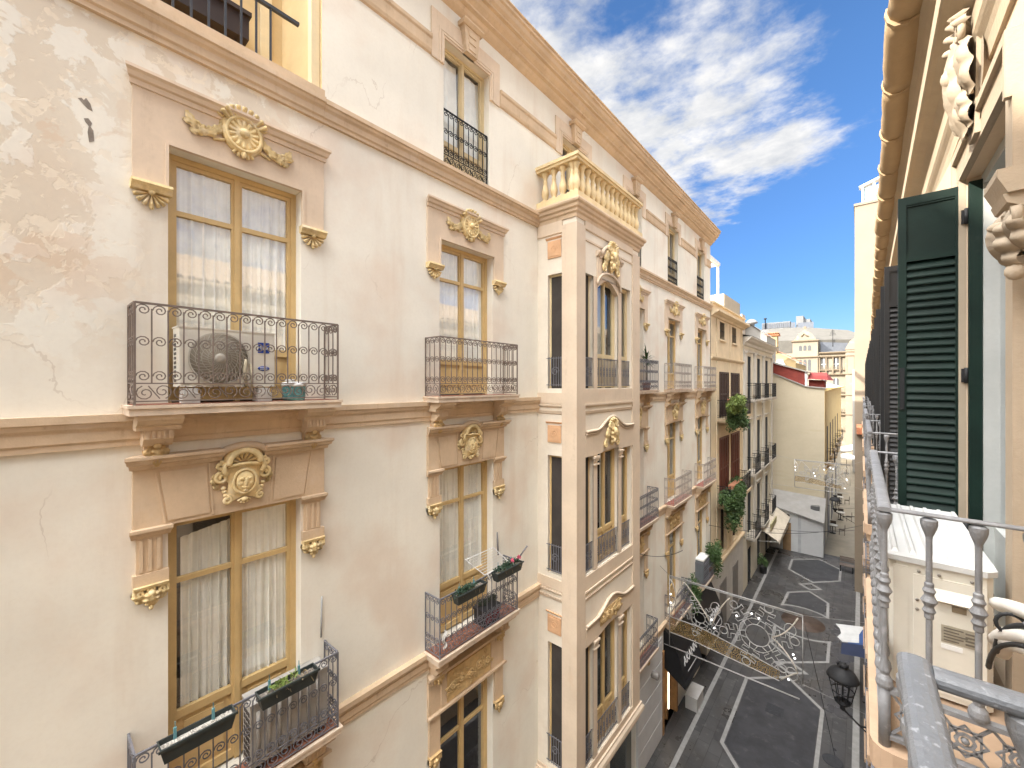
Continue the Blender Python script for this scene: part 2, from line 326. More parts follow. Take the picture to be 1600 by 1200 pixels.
def casing(fr, a0, a1, z0, z1, o, parent, zg=None, zt=None, mat=None, w=.06, leaf=.045, mid=True, pane=None, dark=None, rdepth=.9):
    """french window: casing, two leaves with transom bars and solid lower panels; its panes are a child"""
    mb = MB(fr); ca = (a0 + a1) / 2; zg = z0 + .1 if zg is None else zg
    mb.box(a0, a0 + w, o - .05, o + .03, z0, z1); mb.box(a1 - w, a1, o - .05, o + .03, z0, z1); mb.box(a0 + w, a1 - w, o - .05, o + .028, z1 - w, z1)
    halves = [(a0 + w, ca - .012), (ca + .012, a1 - w)] if mid else [(a0 + w, a1 - w)]
    pn = MB(fr)
    for x0, x1 in halves:
        mb.box(x0, x0 + leaf, o - .045, o + .01, z0 + .02, z1 - w); mb.box(x1 - leaf, x1, o - .045, o + .01, z0 + .02, z1 - w)
        mb.box(x0 + leaf, x1 - leaf, o - .045, o + .008, z1 - w - leaf, z1 - w); mb.box(x0 + leaf, x1 - leaf, o - .045, o + .012, zg - .09, zg)
        if zg - z0 > .25:
            mb.box(x0 + leaf, x1 - leaf, o - .04, o - .02, z0 + .02, zg - .09); mb.box(x0 + leaf, x1 - leaf, o - .045, o + .01, z0 + .02, z0 + .12)
            mb.box(x0 + leaf + .07, x1 - leaf - .07, o - .03, o - .004, z0 + .19, zg - .16)
        if zt: mb.box(x0 + leaf, x1 - leaf, o - .04, o + .014, zt - .028, zt + .028)
        pn.quad((x0 + leaf, o - .018, zg), (x1 - leaf, o - .018, zg), (x1 - leaf, o - .018, z1 - w - leaf), (x0 + leaf, o - .018, z1 - w - leaf))
    if mid: mb.box(ca - .03, ca + .03, o - .03, o + .028, z0, z1 - w)
    win = mb.build('window', mat or FRAME, parent)
    pn.build('pane', pane or PANE, win, recalc=False); room(fr, a0, a1, z0, z1, o - .07, rdepth, win, dark)
    return win
def curtain(fr, a0, a1, z0, z1, o, label, folds=7, gather=0, sag=0, mat=None, seed=1, group='curtains behind the facade windows'):
    rnd = random.Random(seed); ph = [rnd.uniform(0, 6) for _ in range(5)]
    def fn(u, v):
        t = 1 - v
        a = a0 + (a1 - a0) * (u + gather * t * t * (.5 - u) * 2 * .5)
        w = math.sin(u * folds * 2 * PI + ph[0]) * .6 + math.sin(u * folds * 4.7 + ph[1] + 1.2 * t) * .5 + math.sin(u * folds * 11 + ph[2]) * .25
        amp = .012 + .02 * min(1, t * 2)
        return (a, o + w * amp, z0 + (z1 - z0) * v - sag * (1 - u) * v)
    ob = MB(fr).grid(fn, folds * 14, 14).build('curtain', mat or LACE, recalc=False)
    return tag(ob, label, 'curtain', group)
# ------------------------------------------------------------------ plaster ornament
def spiral(ca, cz, r0, r1, turns, start, o=0, n=22, do=0):
    return [(ca + (r0 + (r1 - r0) * i / n) * math.cos(start + turns * 2 * PI * i / n), o + do * i / n, cz + (r0 + (r1 - r0) * i / n) * math.sin(start + turns * 2 * PI * i / n)) for i in range(n + 1)]
def bez(p0, p1, p2, n=12):
    return [tuple((1 - t) ** 2 * p0[k] + 2 * t * (1 - t) * p1[k] + t * t * p2[k] for k in range(len(p0))) for t in [i / n for i in range(n + 1)]]
def leaf(mb, path, width, o, lobes=5, lift=.04, curl=.0, grow=False, n=34, deep=.5):
    """acanthus leaf along a path of (a,z): lobed edge, raised midrib, ribs running to the lobes"""
    P = [Vector((p[0], p[1])) for p in path]; seg = [0]
    for i in range(1, len(P)): seg.append(seg[-1] + (P[i] - P[i - 1]).length)
    def at(t):
        d = t * seg[-1]
        for i in range(1, len(P)):
            if d <= seg[i] + 1e-9:
                k = (d - seg[i - 1]) / max(seg[i] - seg[i - 1], 1e-9); p = P[i - 1].lerp(P[i], k); dr = (P[i] - P[i - 1]).normalized(); return p, Vector((-dr.y, dr.x))
        return P[-1], Vector((0, 1))
    prof = [-1, -.66, -.33, 0, .33, .66, 1]
    def fn(u, v):
        p, nn = at(u)
        env = (math.sin(PI * min(1, u * .94 + .03)) ** .55) if not grow else (.32 + .9 * u) * math.sin(PI * min(1, (1 - u) * 1.0 + .0) * .5 + 0) ** .35 if u < 1 else 0
        s = prof[int(round(v * 6))]
        lob = 1 - deep + deep * abs(math.sin(PI * lobes * u + .9 * abs(s))) ** .7
        w = width * env * (lob if abs(s) > .5 else .85)
        h = lift * (1 - .55 * s * s) * (.35 + .65 * math.sin(PI * min(1, u * .9 + .1))) + .012 * math.cos(6 * PI * s / 2) * env + .022 * abs(math.sin(PI * lobes * u + .9 * abs(s))) * abs(s) - .010 * (abs(s) > .2) * (abs(s) < .5)
        q = p + nn * (s * w)
        return (q.x, o + h + curl * u * u, q.y)
    mb.grid(fn, n, 6)
    # back, so that the leaf is a solid relief
    mb.grid(lambda u, v: (lambda r: (r[0], o - .01, r[2]))(fn(u, v)), n, 6)
def flutes(mb, ca, cz, r0, r1, th0, th1, n, o, h, cup=0):
    for i in range(n):
        a = th0 + (th1 - th0) * (i + .5) / n; dw = (th1 - th0) / n * .44
        def fn(u, v, a=a, dw=dw):
            r = r0 + (r1 - r0) * u; s = (v - .5) * 2; th = a + dw * s * (.9 if u < .85 else .9 - .25 * (u - .85) / .15)
            hh = h * math.sqrt(max(0, 1 - s * s)) * (.4 + .6 * u) + cup * u * u
            if u > .97: hh *= .35
            return (ca + r * math.cos(th), o + hh, cz + r * math.sin(th))
        mb.grid(fn, 7, 6)
def medallion(fr, ca, cz, s=1.0, det=True):
    """shell medallion with acanthus swags and ribbon ends"""
    mb = MB(fr); o = .03
    mb.lathe([(.0001, .085 * s), (.06 * s, .085 * s), (.16 * s, .06 * s), (.205 * s, .075 * s), (.235 * s, .06 * s), (.25 * s, .0)], (ca, o, cz - .03 * s), 28, 'o', 1, 1.05)
    ring = [(ca + .2 * s * math.cos(t), o + .075 * s, cz - .03 * s + .215 * s * math.sin(t)) for t in [2 * PI * i / 28 for i in range(28)]]
    mb.tube(ring, .022 * s, 6, True)
    flutes(mb, ca, cz - .03 * s, .07 * s, .185 * s, 0, 2 * PI, 14, o + .065 * s, .028 * s)
    mb.ball((ca, o + .1 * s, cz - .02 * s), .062 * s, .045 * s, .06 * s, 12, 8)
    flutes(mb, ca, cz + .02 * s, .13 * s, .31 * s, R(22), R(158), 9, o + .06 * s, .045 * s, .07 * s)
    mb.lathe([(.0001, .06 * s), (.22 * s, .06 * s), (.27 * s, .0)], (ca, o, cz + .03 * s), 22, 'o')
    flutes(mb, ca, cz - .1 * s, .12 * s, .235 * s, R(232), R(308), 5, o + .03 * s, .04 * s)
    mb.ball((ca, o + .06 * s, cz - .29 * s), .035 * s, .035 * s, .05 * s, 8, 6)
    for sd in (-1, 1):
        p = lambda x, z: (ca + sd * x * s, cz + z * s)
        pts = bez(p(.22, .02), p(.36, -.22), p(.50, -.13), 8)[:-1] + bez(p(.50, -.13), p(.56, -.09), p(.60, .02), 6)
        leaf(mb, pts, .072 * s, o, 6, .07 * s, deep=.46)
        leaf(mb, bez(p(.40, -.13), p(.46, -.22), p(.58, -.19), 6), .055 * s, o, 3, .07 * s)
        leaf(mb, bez(p(.44, -.11), p(.53, -.14), p(.64, -.09), 6), .048 * s, o, 3, .07 * s)
        mb.tube([(ca + sd * .20 * s, o + .03, cz - .17 * s), (ca + sd * .33 * s, o + .02, cz - .21 * s)], .018 * s, 5)
        mb.tube(spiral(ca + sd * .24 * s, cz + .16 * s, .06 * s, .012 * s, 1.2, PI / 2, o + .05 * s), .016 * s, 5)
    return mb
def shield(fr, ca, cz, s=1.0):
    """baroque shield cartouche: hood on top, side scrolls, mask boss, pendant"""
    mb = MB(fr); o = .03
    out = [(-.02, .02), (-.20, .02), (-.21, -.10), (-.155, -.18), (-.185, -.30), (-.14, -.40), (-.07, -.37), (0, -.345), (.07, -.37), (.14, -.40), (.185, -.30), (.155, -.18), (.21, -.10), (.20, .02), (.02, .02)]
    out = [(ca + x * s, cz + z * s) for x, z in out]; mb.plate(out, o, o + .06 * s)
    mb.grid(lambda u, v: (ca + (u - .5) * .34 * s, o + .06 * s + .05 * s * math.sin(PI * u) * math.sin(PI * v), cz + (-.36 + .40 * v) * s), 10, 10)
    ring = [(ca + .125 * s * math.cos(t), o + .105 * s, cz - .16 * s + .145 * s * math.sin(t)) for t in [2 * PI * i / 26 for i in range(26)]]
    mb.tube(ring, .018 * s, 6, True)
    mb.ball((ca, o + .10 * s, cz - .16 * s), .105 * s, .045 * s, .125 * s, 12, 8)
    for x, z, rx, rz, d in ((-.04, -.12, .03, .022, .14), (.04, -.12, .03, .022, .14), (0, -.165, .024, .05, .15), (0, -.225, .045, .02, .135), (-.055, -.185, .03, .03, .125), (.055, -.185, .03, .03, .125), (0, -.27, .03, .02, .12)):
        mb.ball((ca + x * s, o + d * s, cz + z * s), rx * s, .02 * s, rz * s, 8, 6)
    # hood
    arch = [(ca + .175 * s * math.cos(t), o + .115 * s, cz + .06 * s + .165 * s * math.sin(t)) for t in [PI * i / 16 for i in range(17)]]
    mb.tube(arch, .036 * s, 7); mb.tube([(p[0], p[1] - .06 * s, p[2] + .02 * s) for p in arch], .05 * s, 7)
    flutes(mb, ca, cz + .05 * s, .05 * s, .15 * s, R(12), R(168), 6, o + .055 * s, .03 * s, .02 * s)
    mb.tube(bez((ca - .18 * s, o + .1 * s, cz + .035 * s), (ca, o + .12 * s, cz + .085 * s), (ca + .18 * s, o + .1 * s, cz + .035 * s)), .02 * s, 6)
    for sd in (-1, 1):
        x = lambda v: ca + sd * v * s
        mb.tube([(x(v), o + w * s, cz + z * s) for v, w, z in ((.15, .10, .10), (.21, .10, .06), (.22, .1, 0), (.19, .10, -.06))], .03 * s, 6)
        st = PI if sd < 0 else 0
        mb.tube(spiral(x(.25), cz + .06 * s, .055 * s, .012 * s, 1.3 * sd, PI / 2, o + .07 * s), .022 * s, 6)
        mb.tube(spiral(x(.235), cz - .09 * s, .07 * s, .014 * s, -1.4 * sd, PI / 2, o + .06 * s), .024 * s, 6)
        mb.tube(spiral(x(.18), cz - .37 * s, .05 * s, .01 * s, 1.3 * sd, PI / 2, o + .06 * s), .02 * s, 6)
        leaf(mb, bez((x(.30), cz - .04 * s), (x(.34), cz - .16 * s), (x(.25), cz - .24 * s), 6), .035 * s, o, 3, .05 * s)
        for k in range(4): mb.ball((x(.215 - .012 * k), o + .045 * s, cz - (.22 + .045 * k) * s), .03 * s, .03 * s, .024 * s, 7, 5)
    flutes(mb, ca, cz - .36 * s, .02 * s, .085 * s, R(200), R(340), 5, o + .05 * s, .04 * s)
    mb.ball((ca, o + .09 * s, cz - .385 * s), .04 * s, .03 * s, .03 * s, 8, 6)
    return mb
def shell_corbel(fr, ca, zt, w, s=1.0):
    mb = MB(fr); mb.prism_a([(.0, zt), (.11, zt), (.12, zt - .03), (.09, zt - .06), (.07, zt - .09), (.0, zt - .09)], ca - w / 2, ca + w / 2)
    flutes(mb, ca, zt - .09, .02, .155 * s, R(188), R(352), 7, .01, .055, .02); mb.ball((ca, .06, zt - .1), .03, .035, .025, 8, 6)
    mb.ball((ca, .04, zt - .25 * s), .02, .025, .022, 7, 5); return mb
def leaf_corbel(fr, ca, zt, w, h=.24, seed=0):
    mb = MB(fr); mb.prism_a([(.0, zt), (.095, zt), (.085, zt - .03), (.05, zt - .05), (0, zt - .05)], ca - w / 2, ca + w / 2); o = .01
    for x in (-.34, .34):
        leaf(mb, bez((ca + x * w * .9, zt - .02), (ca + x * w * 1.4, zt - h * .45), (ca + x * w * .5, zt - h * .75), 6), w * .2, o, 3, .07)
        mb.tube(spiral(ca + x * w, zt - h * .30, w * .17, w * .04, 1.3 * (1 if x < 0 else -1), PI / 2, .06), .018, 5)
    leaf(mb, [(ca, zt - .03), (ca, zt - h * .6), (ca + .01, zt - h)], w * .27, o, 4, .1)
    mb.ball((ca, .085, zt - h * .36), w * .12, .035, w * .12, 8, 6); mb.ball((ca, .05, zt - h), .022, .03, .03, 7, 5); return mb
def bracket(fr, ca, zt, proj, w=.24, h=.54):
    mb = MB(fr)
    mb.prism_a([(0, zt), (proj - .04, zt), (proj - .05, zt - .05), (proj - .10, zt - .09), (proj - .17, zt - .12), (proj - .17, zt - .16), (0, zt - .16)], ca - w / 2 - .06, ca + w / 2 + .06)
    mb.prism_a([(0, zt - .16), (proj - .19, zt - .16), (proj - .19, zt - .25), (proj - .24, zt - .30), (proj - .28, zt - .33), (0, zt - .33)], ca - w / 2, ca + w / 2)
    mb.prism_a([(0, zt - .33), (.10, zt - .33), (.075, zt - h), (0, zt - h)], ca - w / 2 + .02, ca + w / 2 - .02)
    for i in range(5):
        x = ca - w / 2 + .03 + i * (w - .06) / 4; mb.box(x - .012, x + .012, proj - .192, proj - .178, zt - .25, zt - .165)
    return mb
def bracket_leaf(fr, ca, zt, w=.2):
    mb = MB(fr)
    for x, sd in ((-.3, -1), (.3, 1)): leaf(mb, bez((ca + x * w * .5, zt), (ca + x * w * 1.4, zt - .1), (ca + x * w * 1.2, zt - .2), 6), w * .24, .07, 3, .07, curl=.02)
    leaf(mb, [(ca, zt + .01), (ca, zt - .12), (ca, zt - .23)], w * .3, .08, 4, .09, curl=.03); mb.ball((ca, .16, zt - .01), .035, .03, .03, 8, 6); return mb
def relief(fr, a0, a1, z0, z1, o=.04, seed=3):
    """low relief panel: a running vine of scrolls with leaves"""
    mb = MB(fr); rnd = random.Random(seed); n = 5; w = (a1 - a0) / n; h = z1 - z0; zc = (z0 + z1) / 2
    mb.box(a0, a1, o - .03, o, z0, z1)
    for i in range(n):
        c = a0 + w * (i + .5); s = 1 if i % 2 else -1
        mb.tube(spiral(c, zc + s * .02, min(w, h) * .40, .025, 1.5 * s, PI / 2 * s, o + .015, 24), .02, 5)
        for k in range(4):
            t = rnd.uniform(0, 6.28); q = (c + math.cos(t) * w * .3, zc + math.sin(t) * h * .28)
            leaf(mb, bez(q, (q[0] + .05 * math.cos(t + 1), q[1] + .05 * math.sin(t + 1)), (q[0] + .11 * math.cos(t + .3), q[1] + .11 * math.sin(t + .3)), 5), .035, o - .005, 3, .035, n=12)
        mb.ball((c, o + .02, zc), .03, .025, .03, 7, 5)
    return mb
def scroll_railing(mb, p0, p1, zb, zt, pitch=.125, r=.0085, rows=True, big=True, n_sp=16, last=True):
    """wrought iron panel between two plan points: bars ending in crooks, scroll rows, S-scroll base"""
    p0 = Vector(p0); p1 = Vector(p1); L = (p1 - p0).length; d = (p1 - p0) / L; n = max(2, round(L / pitch)); w = L / n
    P = lambda t, z: (p0.x + d.x * t, p0.y + d.y * t, z)
    def sp(t, zc, r0, r1, turns, st): return [P(t + q[0], zc + q[2]) for q in spiral(0, 0, r0, r1, turns, st, 0, n_sp)]
    zl = zb + .20 * (zt - zb); mb.tube([P(0, zt), P(L, zt)], r * 1.7, 4); mb.tube([P(0, zl), P(L, zl)], r, 4); mb.tube([P(0, zb + .02), P(L, zb + .02)], r, 4)
    for i in range(n + 1 if last else n): mb.tube([P(i * w, zl if 0 < i < n else zb - .04), P(i * w, zt - (w * .4 if 0 < i < n else 0))], r if 0 < i < n else r * 1.6, 4)
    H = zt - zl; rr = w * .45
    for i in range(n):
        for zc in ((zt - rr - .008), zl + H * .52, zl + rr + .012):
            mb.tube(sp(i * w + w * .5, zc, rr, rr * .2, -1.55, PI), r * .86, 4, cap=False)
    nb = max(1, round(L / .27)); bw = L / nb; hb = zl - zb - .02; cz = (zl + zb + .02) / 2; R0 = min(hb * .46, bw * .26)
    for i in range(nb):
        t = i * bw
        mb.tube(sp(t + bw * .27, cz - hb * .05, R0, R0 * .18, 1.5, PI / 2 + .3), r * .8, 4, cap=False); mb.tube(sp(t + bw * .73, cz + hb * .05, R0, R0 * .18, 1.5, -PI / 2 + .3), r * .8, 4, cap=False)
        mb.tube([P(t + bw * .27 + R0 * .3, cz + R0 * .85), P(t + bw * .5, cz), P(t + bw * .73 - R0 * .3, cz - R0 * .85)], r * .8, 4)
    return mb
def moulding(mb, a0, a1, z0, z1, p, m0=0, m1=0, o=0):
    """string course: fillet, ovolo, fascia, fillet"""
    h = z1 - z0
    mb.prism_a([(o, z1), (o + p, z1), (o + p, z1 - h * .22), (o + p * .82, z1 - h * .26), (o + p * .74, z1 - h * .38), (o + p * .55, z1 - h * .46), (o + p * .5, z1 - h * .5), (o + p * .5, z1 - h * .78), (o + p * .34, z1 - h * .84), (o + p * .34, z0), (o, z0)], a0, a1, m0, m1)
# ------------------------------------------------------------------ the long cream building across the street
BLD = thing('apartment_building', (-9, 9, G), 'long cream stucco building with peach trim, gilded plaster ornament and a projecting bay window', 'building')
CEN = [1.65, 5.40, 13.0, 16.65, 20.4]; HW = .69; END = 21.9; ST = -25
ops = []
for c in CEN:
    ops += [(c - HW, c + HW, -.28, 2.57), (c - HW, c + HW, -4.62, -1.5), (c - HW, c + HW, -8.95, -5.8)]
TOPC = [5.39, 9.2, 12.95, 16.6, 20.3]
for c in TOPC: ops.append((c - .59, c + .59, 3.93, 6.2))
PRE = [-2.1, -5.85, -9.6]                                       # windows of the same facade before the camera's field
for c in PRE: ops += [(c - HW, c + HW, -.28, 2.57), (c - HW, c + HW, -4.62, -1.5)]
ops += [(7.97, 10.5, -13.2, -9.2), (15.35, 17.0, -13.2, -10.05), (11.2, 13.05, -13.2, -9.75), (18.2, 19.3, -13.2, -10.1), (20.2, 21.3, -13.2, -10.1)]
TER = 2.62
mb = MB(FL)
cells(mb, ST, TER, G, 4.02, [q for q in ops if q[1] < TER]); cells(mb, TER, END, G, 7.0, [q for q in ops if q[0] > TER])
# body: far end wall, roof, back, unseen attic added behind the terrace to block the sun
mb.quad((END, 0, G), (END, -9, G), (END, -9, 7.3), (END, 0, 7.3)); mb.quad((TER, 0, 7.0), (END, 0, 7.0), (END, -9, 7.3), (TER, -9, 7.3))
mb.quad((ST, -9, G), (END, -9, G), (END, -9, 7.3), (ST, -9, 7.3)); mb.quad((ST, 0, G), (ST, -9, G), (ST, -9, 9), (ST, 0, 4.02))
wall = mb.build('wall', STUC, BLD, recalc=False)
# the recessed roof terrace at the southern end
YEL = M('yellow_stucco', (.60, .45, .24), .8, .07, 1.4, .2, 40)
mb = MB(FL)
mb.quad((ST, -1.4, 4.0), (TER, -1.4, 4.0), (TER, -1.4, 8.9), (ST, -1.4, 8.9)); mb.quad((TER, 0, 4.0), (TER, -1.4, 4.0), (TER, -1.4, 7.0), (TER, 0, 7.0))  # back wall carried up out of view to keep sun off the right facade
mb.quad((ST, 0, 4.01), (TER, 0, 4.01), (TER, -1.4, 4.01), (ST, -1.4, 4.01)); mb.quad((ST, -1.4, 8.9), (TER, -1.4, 8.9), (TER, -9, 8.9), (ST, -9, 8.9))
mb.quad((TER, -1.4, 7), (TER, -9, 7), (TER, -9, 8.9), (TER, -1.4, 8.9))
ter = mb.build('terrace_wall', YEL, BLD, recalc=False)
mb = MB(FL); mb.box(2.50, 2.612, -.16, -.05, 4.03, 7.0); mb.box(2.30, 2.46, -1.39, -1.36, 4.02, 6.6); mb.build('pilaster', M('pale_yellow_plaster', (.70, .58, .37), .75, .05), ter)
mb = MB(FL); mb.box(-6, 2.05, -1.38, -1.05, 4.98, 5.30); mb.box(-6, 2.07, -1.38, -1.0, 5.30, 5.36)
for k in range(9): mb.box(1.9 - k * .9, 1.93 - k * .9, -1.2, -1.17, 4.02, 5.0)
mb.build('awning_box', M('dark_brown_metal', (.035, .022, .018), .5), ter)
mb = MB(FL); mb.box(2.12, 2.27, -1.39, -1.33, 4.02, 4.9); mb.build('side_window', WHITEP, ter)
mb = MB(FL); mb.box(2.14, 2.25, -1.335, -1.325, 4.05, 4.82); mb.build('pane', DARK, ter)
mb = MB(FL)
for k in range(40): mb.box(2.0 - k * .165, 2.022 - k * .165, -.13, -.108, 4.03, 4.86)
mb.box(-5, 2.36, -.145, -.095, 4.86, 4.90); mb.build('railing', M('slate_iron', (.045, .048, .055), .5, .1, 6), ter)
# chips in the plaster
for poly in ([(.10, 2.735), (.125, 2.75), (.14, 2.735), (.155, 2.765), (.185, 2.72), (.20, 2.655), (.165, 2.665), (.13, 2.70)], [(.14, 2.56), (.17, 2.575), (.195, 2.54), (.185, 2.50), (.205, 2.47), (.21, 2.37), (.175, 2.345), (.165, 2.44), (.172, 2.50), (.15, 2.53)]):
    mb = MB(FL); mb.plate([(a + .19, z) for a, z in poly], .0005, .003); mb.build('plaster_chip', M('bare_grey_mortar', (.26, .22, .18), .95, .2, 12, .4, 60), BLD)
# string courses, cornice
mb = MB(FL); moulding(mb, ST, 7.62, -.63, -.30, .10); moulding(mb, 10.85, END, -.63, -.30, .10); mb.build('string_course', TRIM, BLD)
mb = MB(FL); moulding(mb, ST, 7.62, -4.92, -4.59, .10); moulding(mb, 10.85, END, -4.92, -4.59, .10); mb.build('string_course', TRIM, BLD)
mb = MB(FL); moulding(mb, TER, 7.62, 3.62, 3.90, .14); moulding(mb, 10.85, END, 3.62, 3.90, .14)
moulding(mb, ST, TER - .002, 3.62, 3.92, .14); mb.box(ST, TER - .003, -.2, .10, 3.92, 4.03); mb.build('string_course', TRIM, BLD)
mb = MB(FL); moulding(mb, 10.85, END, -9.3, -9.0, .12); moulding(mb, ST, 7.62, -9.3, -9.0, .12); mb.build('string_course', TRIM, BLD)
edges = [TER] + [x for c in TOPC for x in (c - .885, c + .885)] + [END]
for i in range(0, len(edges), 2):
    mb = MB(FL); mb.prism_a([(0, 6.06), (.07, 6.06), (.07, 6.0), (.05, 5.97), (.045, 5.80), (.03, 5.75), (0, 5.73)], edges[i], edges[i + 1]); mb.build('frieze_band', TRIM, BLD)
mb = MB(FL); mb.prism_a([(0, 7.42), (.47, 7.42), (.47, 7.36), (.43, 7.34), (.41, 7.26), (.36, 7.22), (.36, 7.18), (.30, 7.17), (.28, 7.10), (.20, 7.04), (.20, 7.0), (.13, 6.98), (.10, 6.92), (.05, 6.88), (0, 6.85)], TER, END, 0, .0)
mb.prism_a([(-.02, 7.42), (.47, 7.425), (.50, 7.44), (.50, 7.46), (-.02, 7.56)], TER, END); mb.build('cornice', TRIM, BLD)

RUST = ['grey', 'grey']
def top_window(c, rail=True, wood=FRAMEL):
    casing(FL, c - .59, c + .59, 3.95, 6.2, -.17, BLD, 4.5, None, wood, w=.05)
    mb = MB(FL); x0, x1 = c - .88, c + .88
    mb.plate([(x0, 5.72), (c - .59, 5.72), (c - .59, 6.2), (c + .59, 6.2), (c + .59, 5.72), (x1, 5.72), (x1, 6.58), (x0, 6.58)], -.001, .03)
    for k, e in ((.0, .045), (.06, .04)):
        mb.plate([(c - .66 - k, 5.72), (c - .62 - k, 5.72), (c - .62 - k, 6.24 + k), (c + .62 + k, 6.24 + k), (c + .62 + k, 5.72), (c + .66 + k, 5.72), (c + .66 + k, 6.28 + k), (c - .66 - k, 6.28 + k)], .03, e)
    sur = mb.build('window_surround', TRIM2, BLD)
    mb = MB(FL); mb.plate([(c - .14, 6.2), (c + .14, 6.2), (c + .20, 6.66), (c - .20, 6.66)], .0, .13); mb.prism_a([(0, 6.74), (.20, 6.74), (.20, 6.71), (.15, 6.66), (0, 6.66)], c - .25, c + .25)
    for k in range(3): mb.plate([(c - .09 + .0 * k, 6.25 + .13 * k), (c + .09, 6.25 + .13 * k), (c + .10, 6.33 + .13 * k), (c - .10, 6.33 + .13 * k)], .13, .145)
    mb.build('keystone', TRIM, sur)
    mb = MB(FL); scroll_railing(mb, (c - .57, -.04), (c + .57, -.04), 3.97, 4.98, .125, .009); mb.build('railing', IRONB, BLD)
for c in TOPC: top_window(c)

def balcony(c, z0, iron, hw=1.06, proj=.42, railh=1.0, tile=TILE, mesh=None, pitch=.125):
    """slab with moulded edge, tiled floor, scrolled railing, two consoles"""
    mb = MB(FL); mb.box(c - hw, c + hw, 0, proj, z0 - .03, z0); mb.box(c - hw + .015, c + hw - .015, 0, proj - .015, z0 - .10, z0 - .03); slab = mb.build('balcony', M('worn_stone_slab', (.60, .48, .36), .85, .12, 4, .3, 40, dirt=(.30, .23, .18), dscale=5, dirt_lo=.55, dirt_hi=.75, damt=.6), BLD)
    mb = MB(FL); mb.box(c - hw + .05, c + hw - .05, .01, proj - .05, z0, z0 + .006); mb.build('floor_tiles', tile, slab)
    rp = proj - .035; rh = hw - .055; mb = MB(FL); kw = dict(pitch=pitch)
    scroll_railing(mb, (c - rh, rp), (c + rh, rp), z0 + .02, z0 + railh, **kw)
    for s in (-1, 1): scroll_railing(mb, (c + s * rh, .0), (c + s * rh, rp - .014), z0 + .021, z0 + railh - .001, last=False, **kw)
    mb.build('railing', iron, slab)
    for s in (-1, 1):
        bracket(FL, c + s * .80, z0 - .10, proj).build('bracket', TRIM, slab)
        bracket_leaf(FL, c + s * .80, z0 - .42).build('bracket_leaf', GOLDP, slab)
    return slab
def upper_surround(c, s=1.0):
    mb = MB(FL)
    mb.plate([(c - .98, 2.10), (c - HW, 2.10), (c - HW, 2.57), (c + HW, 2.57), (c + HW, 2.10), (c + .98, 2.10), (c + .98, 3.08), (c - .98, 3.08)], -.001, .035)
    mb.prism_a([(0, 3.22), (.14, 3.22), (.14, 3.19), (.11, 3.17), (.09, 3.13), (.06, 3.12), (.055, 3.07), (0, 3.06)], c - .98, c + .98, .45, .45)
    mb.plate([(c - HW - .03, 2.11), (c - HW, 2.11), (c - HW, 2.57), (c + HW, 2.57), (c + HW, 2.11), (c + HW + .03, 2.11), (c + HW + .03, 2.60), (c - HW - .03, 2.60)], .035, .05)
    sur = mb.build('window_surround', TRIM2, BLD)
    medallion(FL, c, 3.0, s * .90).build('cartouche', GOLD, sur)
    for k in (-1, 1): shell_corbel(FL, c + k * .83, 2.10, .33).build('corbel', GOLD, sur)
def lower_surround(c):
    mb = MB(FL)
    mb.plate([(c - .98, -1.5), (c - .98, -.88), (c + .98, -.88), (c + .98, -1.5), (c + .985, -1.51), (c - .985, -1.51)], -.001, .05)
    for x in (-.72, -.30, .30, .72):                            # joints of the flat arch
        t = x * .12; mb.plate([(c + x - .01, -1.49), (c + x + .01, -1.49), (c + x + t + .01, -.90), (c + x + t - .01, -.90)], .05, .058)
    for x0, x1 in ((-.70, -.33), (.33, .70)): mb.plate([(c + x0, -1.46), (c + x1, -1.46), (c + x1 * 1.1, -.93), (c + x0 * 1.1, -.93)], .05, .064)
    cap = [(0, -.74), (.19, -.74), (.19, -.77), (.16, -.79), (.15, -.82), (.10, -.84), (.09, -.88), (0, -.90)]
    mb.prism_a(cap, c - .97, c - .22, .45, 0); mb.prism_a(cap, c + .22, c + .97, 0, .45)
    arch = [(c + .24 * math.cos(t), .10, -.83 + .10 * math.sin(t)) for t in [PI * i / 12 for i in range(13)]]; mb.tube(arch, .045, 6)
    for s in (-1, 1):
        x0, x1 = sorted((c + s * HW, c + s * .98)); xm0, xm1 = x0 + .03, x1 - .05
        mb.prism_a([(0, -1.49), (.10, -1.50), (.10, -1.53), (.06, -1.57), (.045, -1.60), (0, -1.60)], x0, x1, .3, .3)
        mb.box(xm0, xm1, -.001, .04, -1.97, -1.60)
        for k in range(3): mb.box(xm0 + .02 + k * .07, xm0 + .05 + k * .07, .04, .055, -1.95, -1.62)
        mb.box(x0, x1, -.001, .055, -2.09, -1.97)
    sur = mb.build('window_surround', TRIM, BLD)
    shield(FL, c, -1.0, .95).build('cartouche', GOLD, sur)
    for k in (-1, 1): leaf_corbel(FL, c + k * .835, -2.09, .28).build('corbel', GOLD, sur)
def ground_surround(c):
    mb = MB(FL); mb.prism_a([(0, -5.02), (.16, -5.02), (.16, -5.06), (.10, -5.10), (0, -5.12)], c - .97, c + .97, .4, .4)
    mb.box(c - .97, c + .97, -.001, .045, -5.76, -5.12)
    for x in (-.70, .58): mb.box(c + x, c + x + .12, .045, .06, -5.74, -5.14)
    mb.prism_a([(0, -5.74), (.10, -5.74), (.10, -5.78), (.05, -5.82), (0, -5.83)], c - .97, c + .97, .4, .4)
    for s in (-1, 1): x0, x1 = sorted((c + s * (HW + .02), c + s * .95)); mb.box(x0, x1, -.001, .045, -6.45, -5.83)
    sur = mb.build('window_surround', TRIM, BLD)
    relief(FL, c - .56, c + .56, -5.70, -5.18, .065, int(c * 10)).build('relief_panel', GOLDP, sur)
    for k in (-1, 1): leaf_corbel(FL, c + k * .83, -6.45, .25, .26).build('corbel', GOLDP, sur)
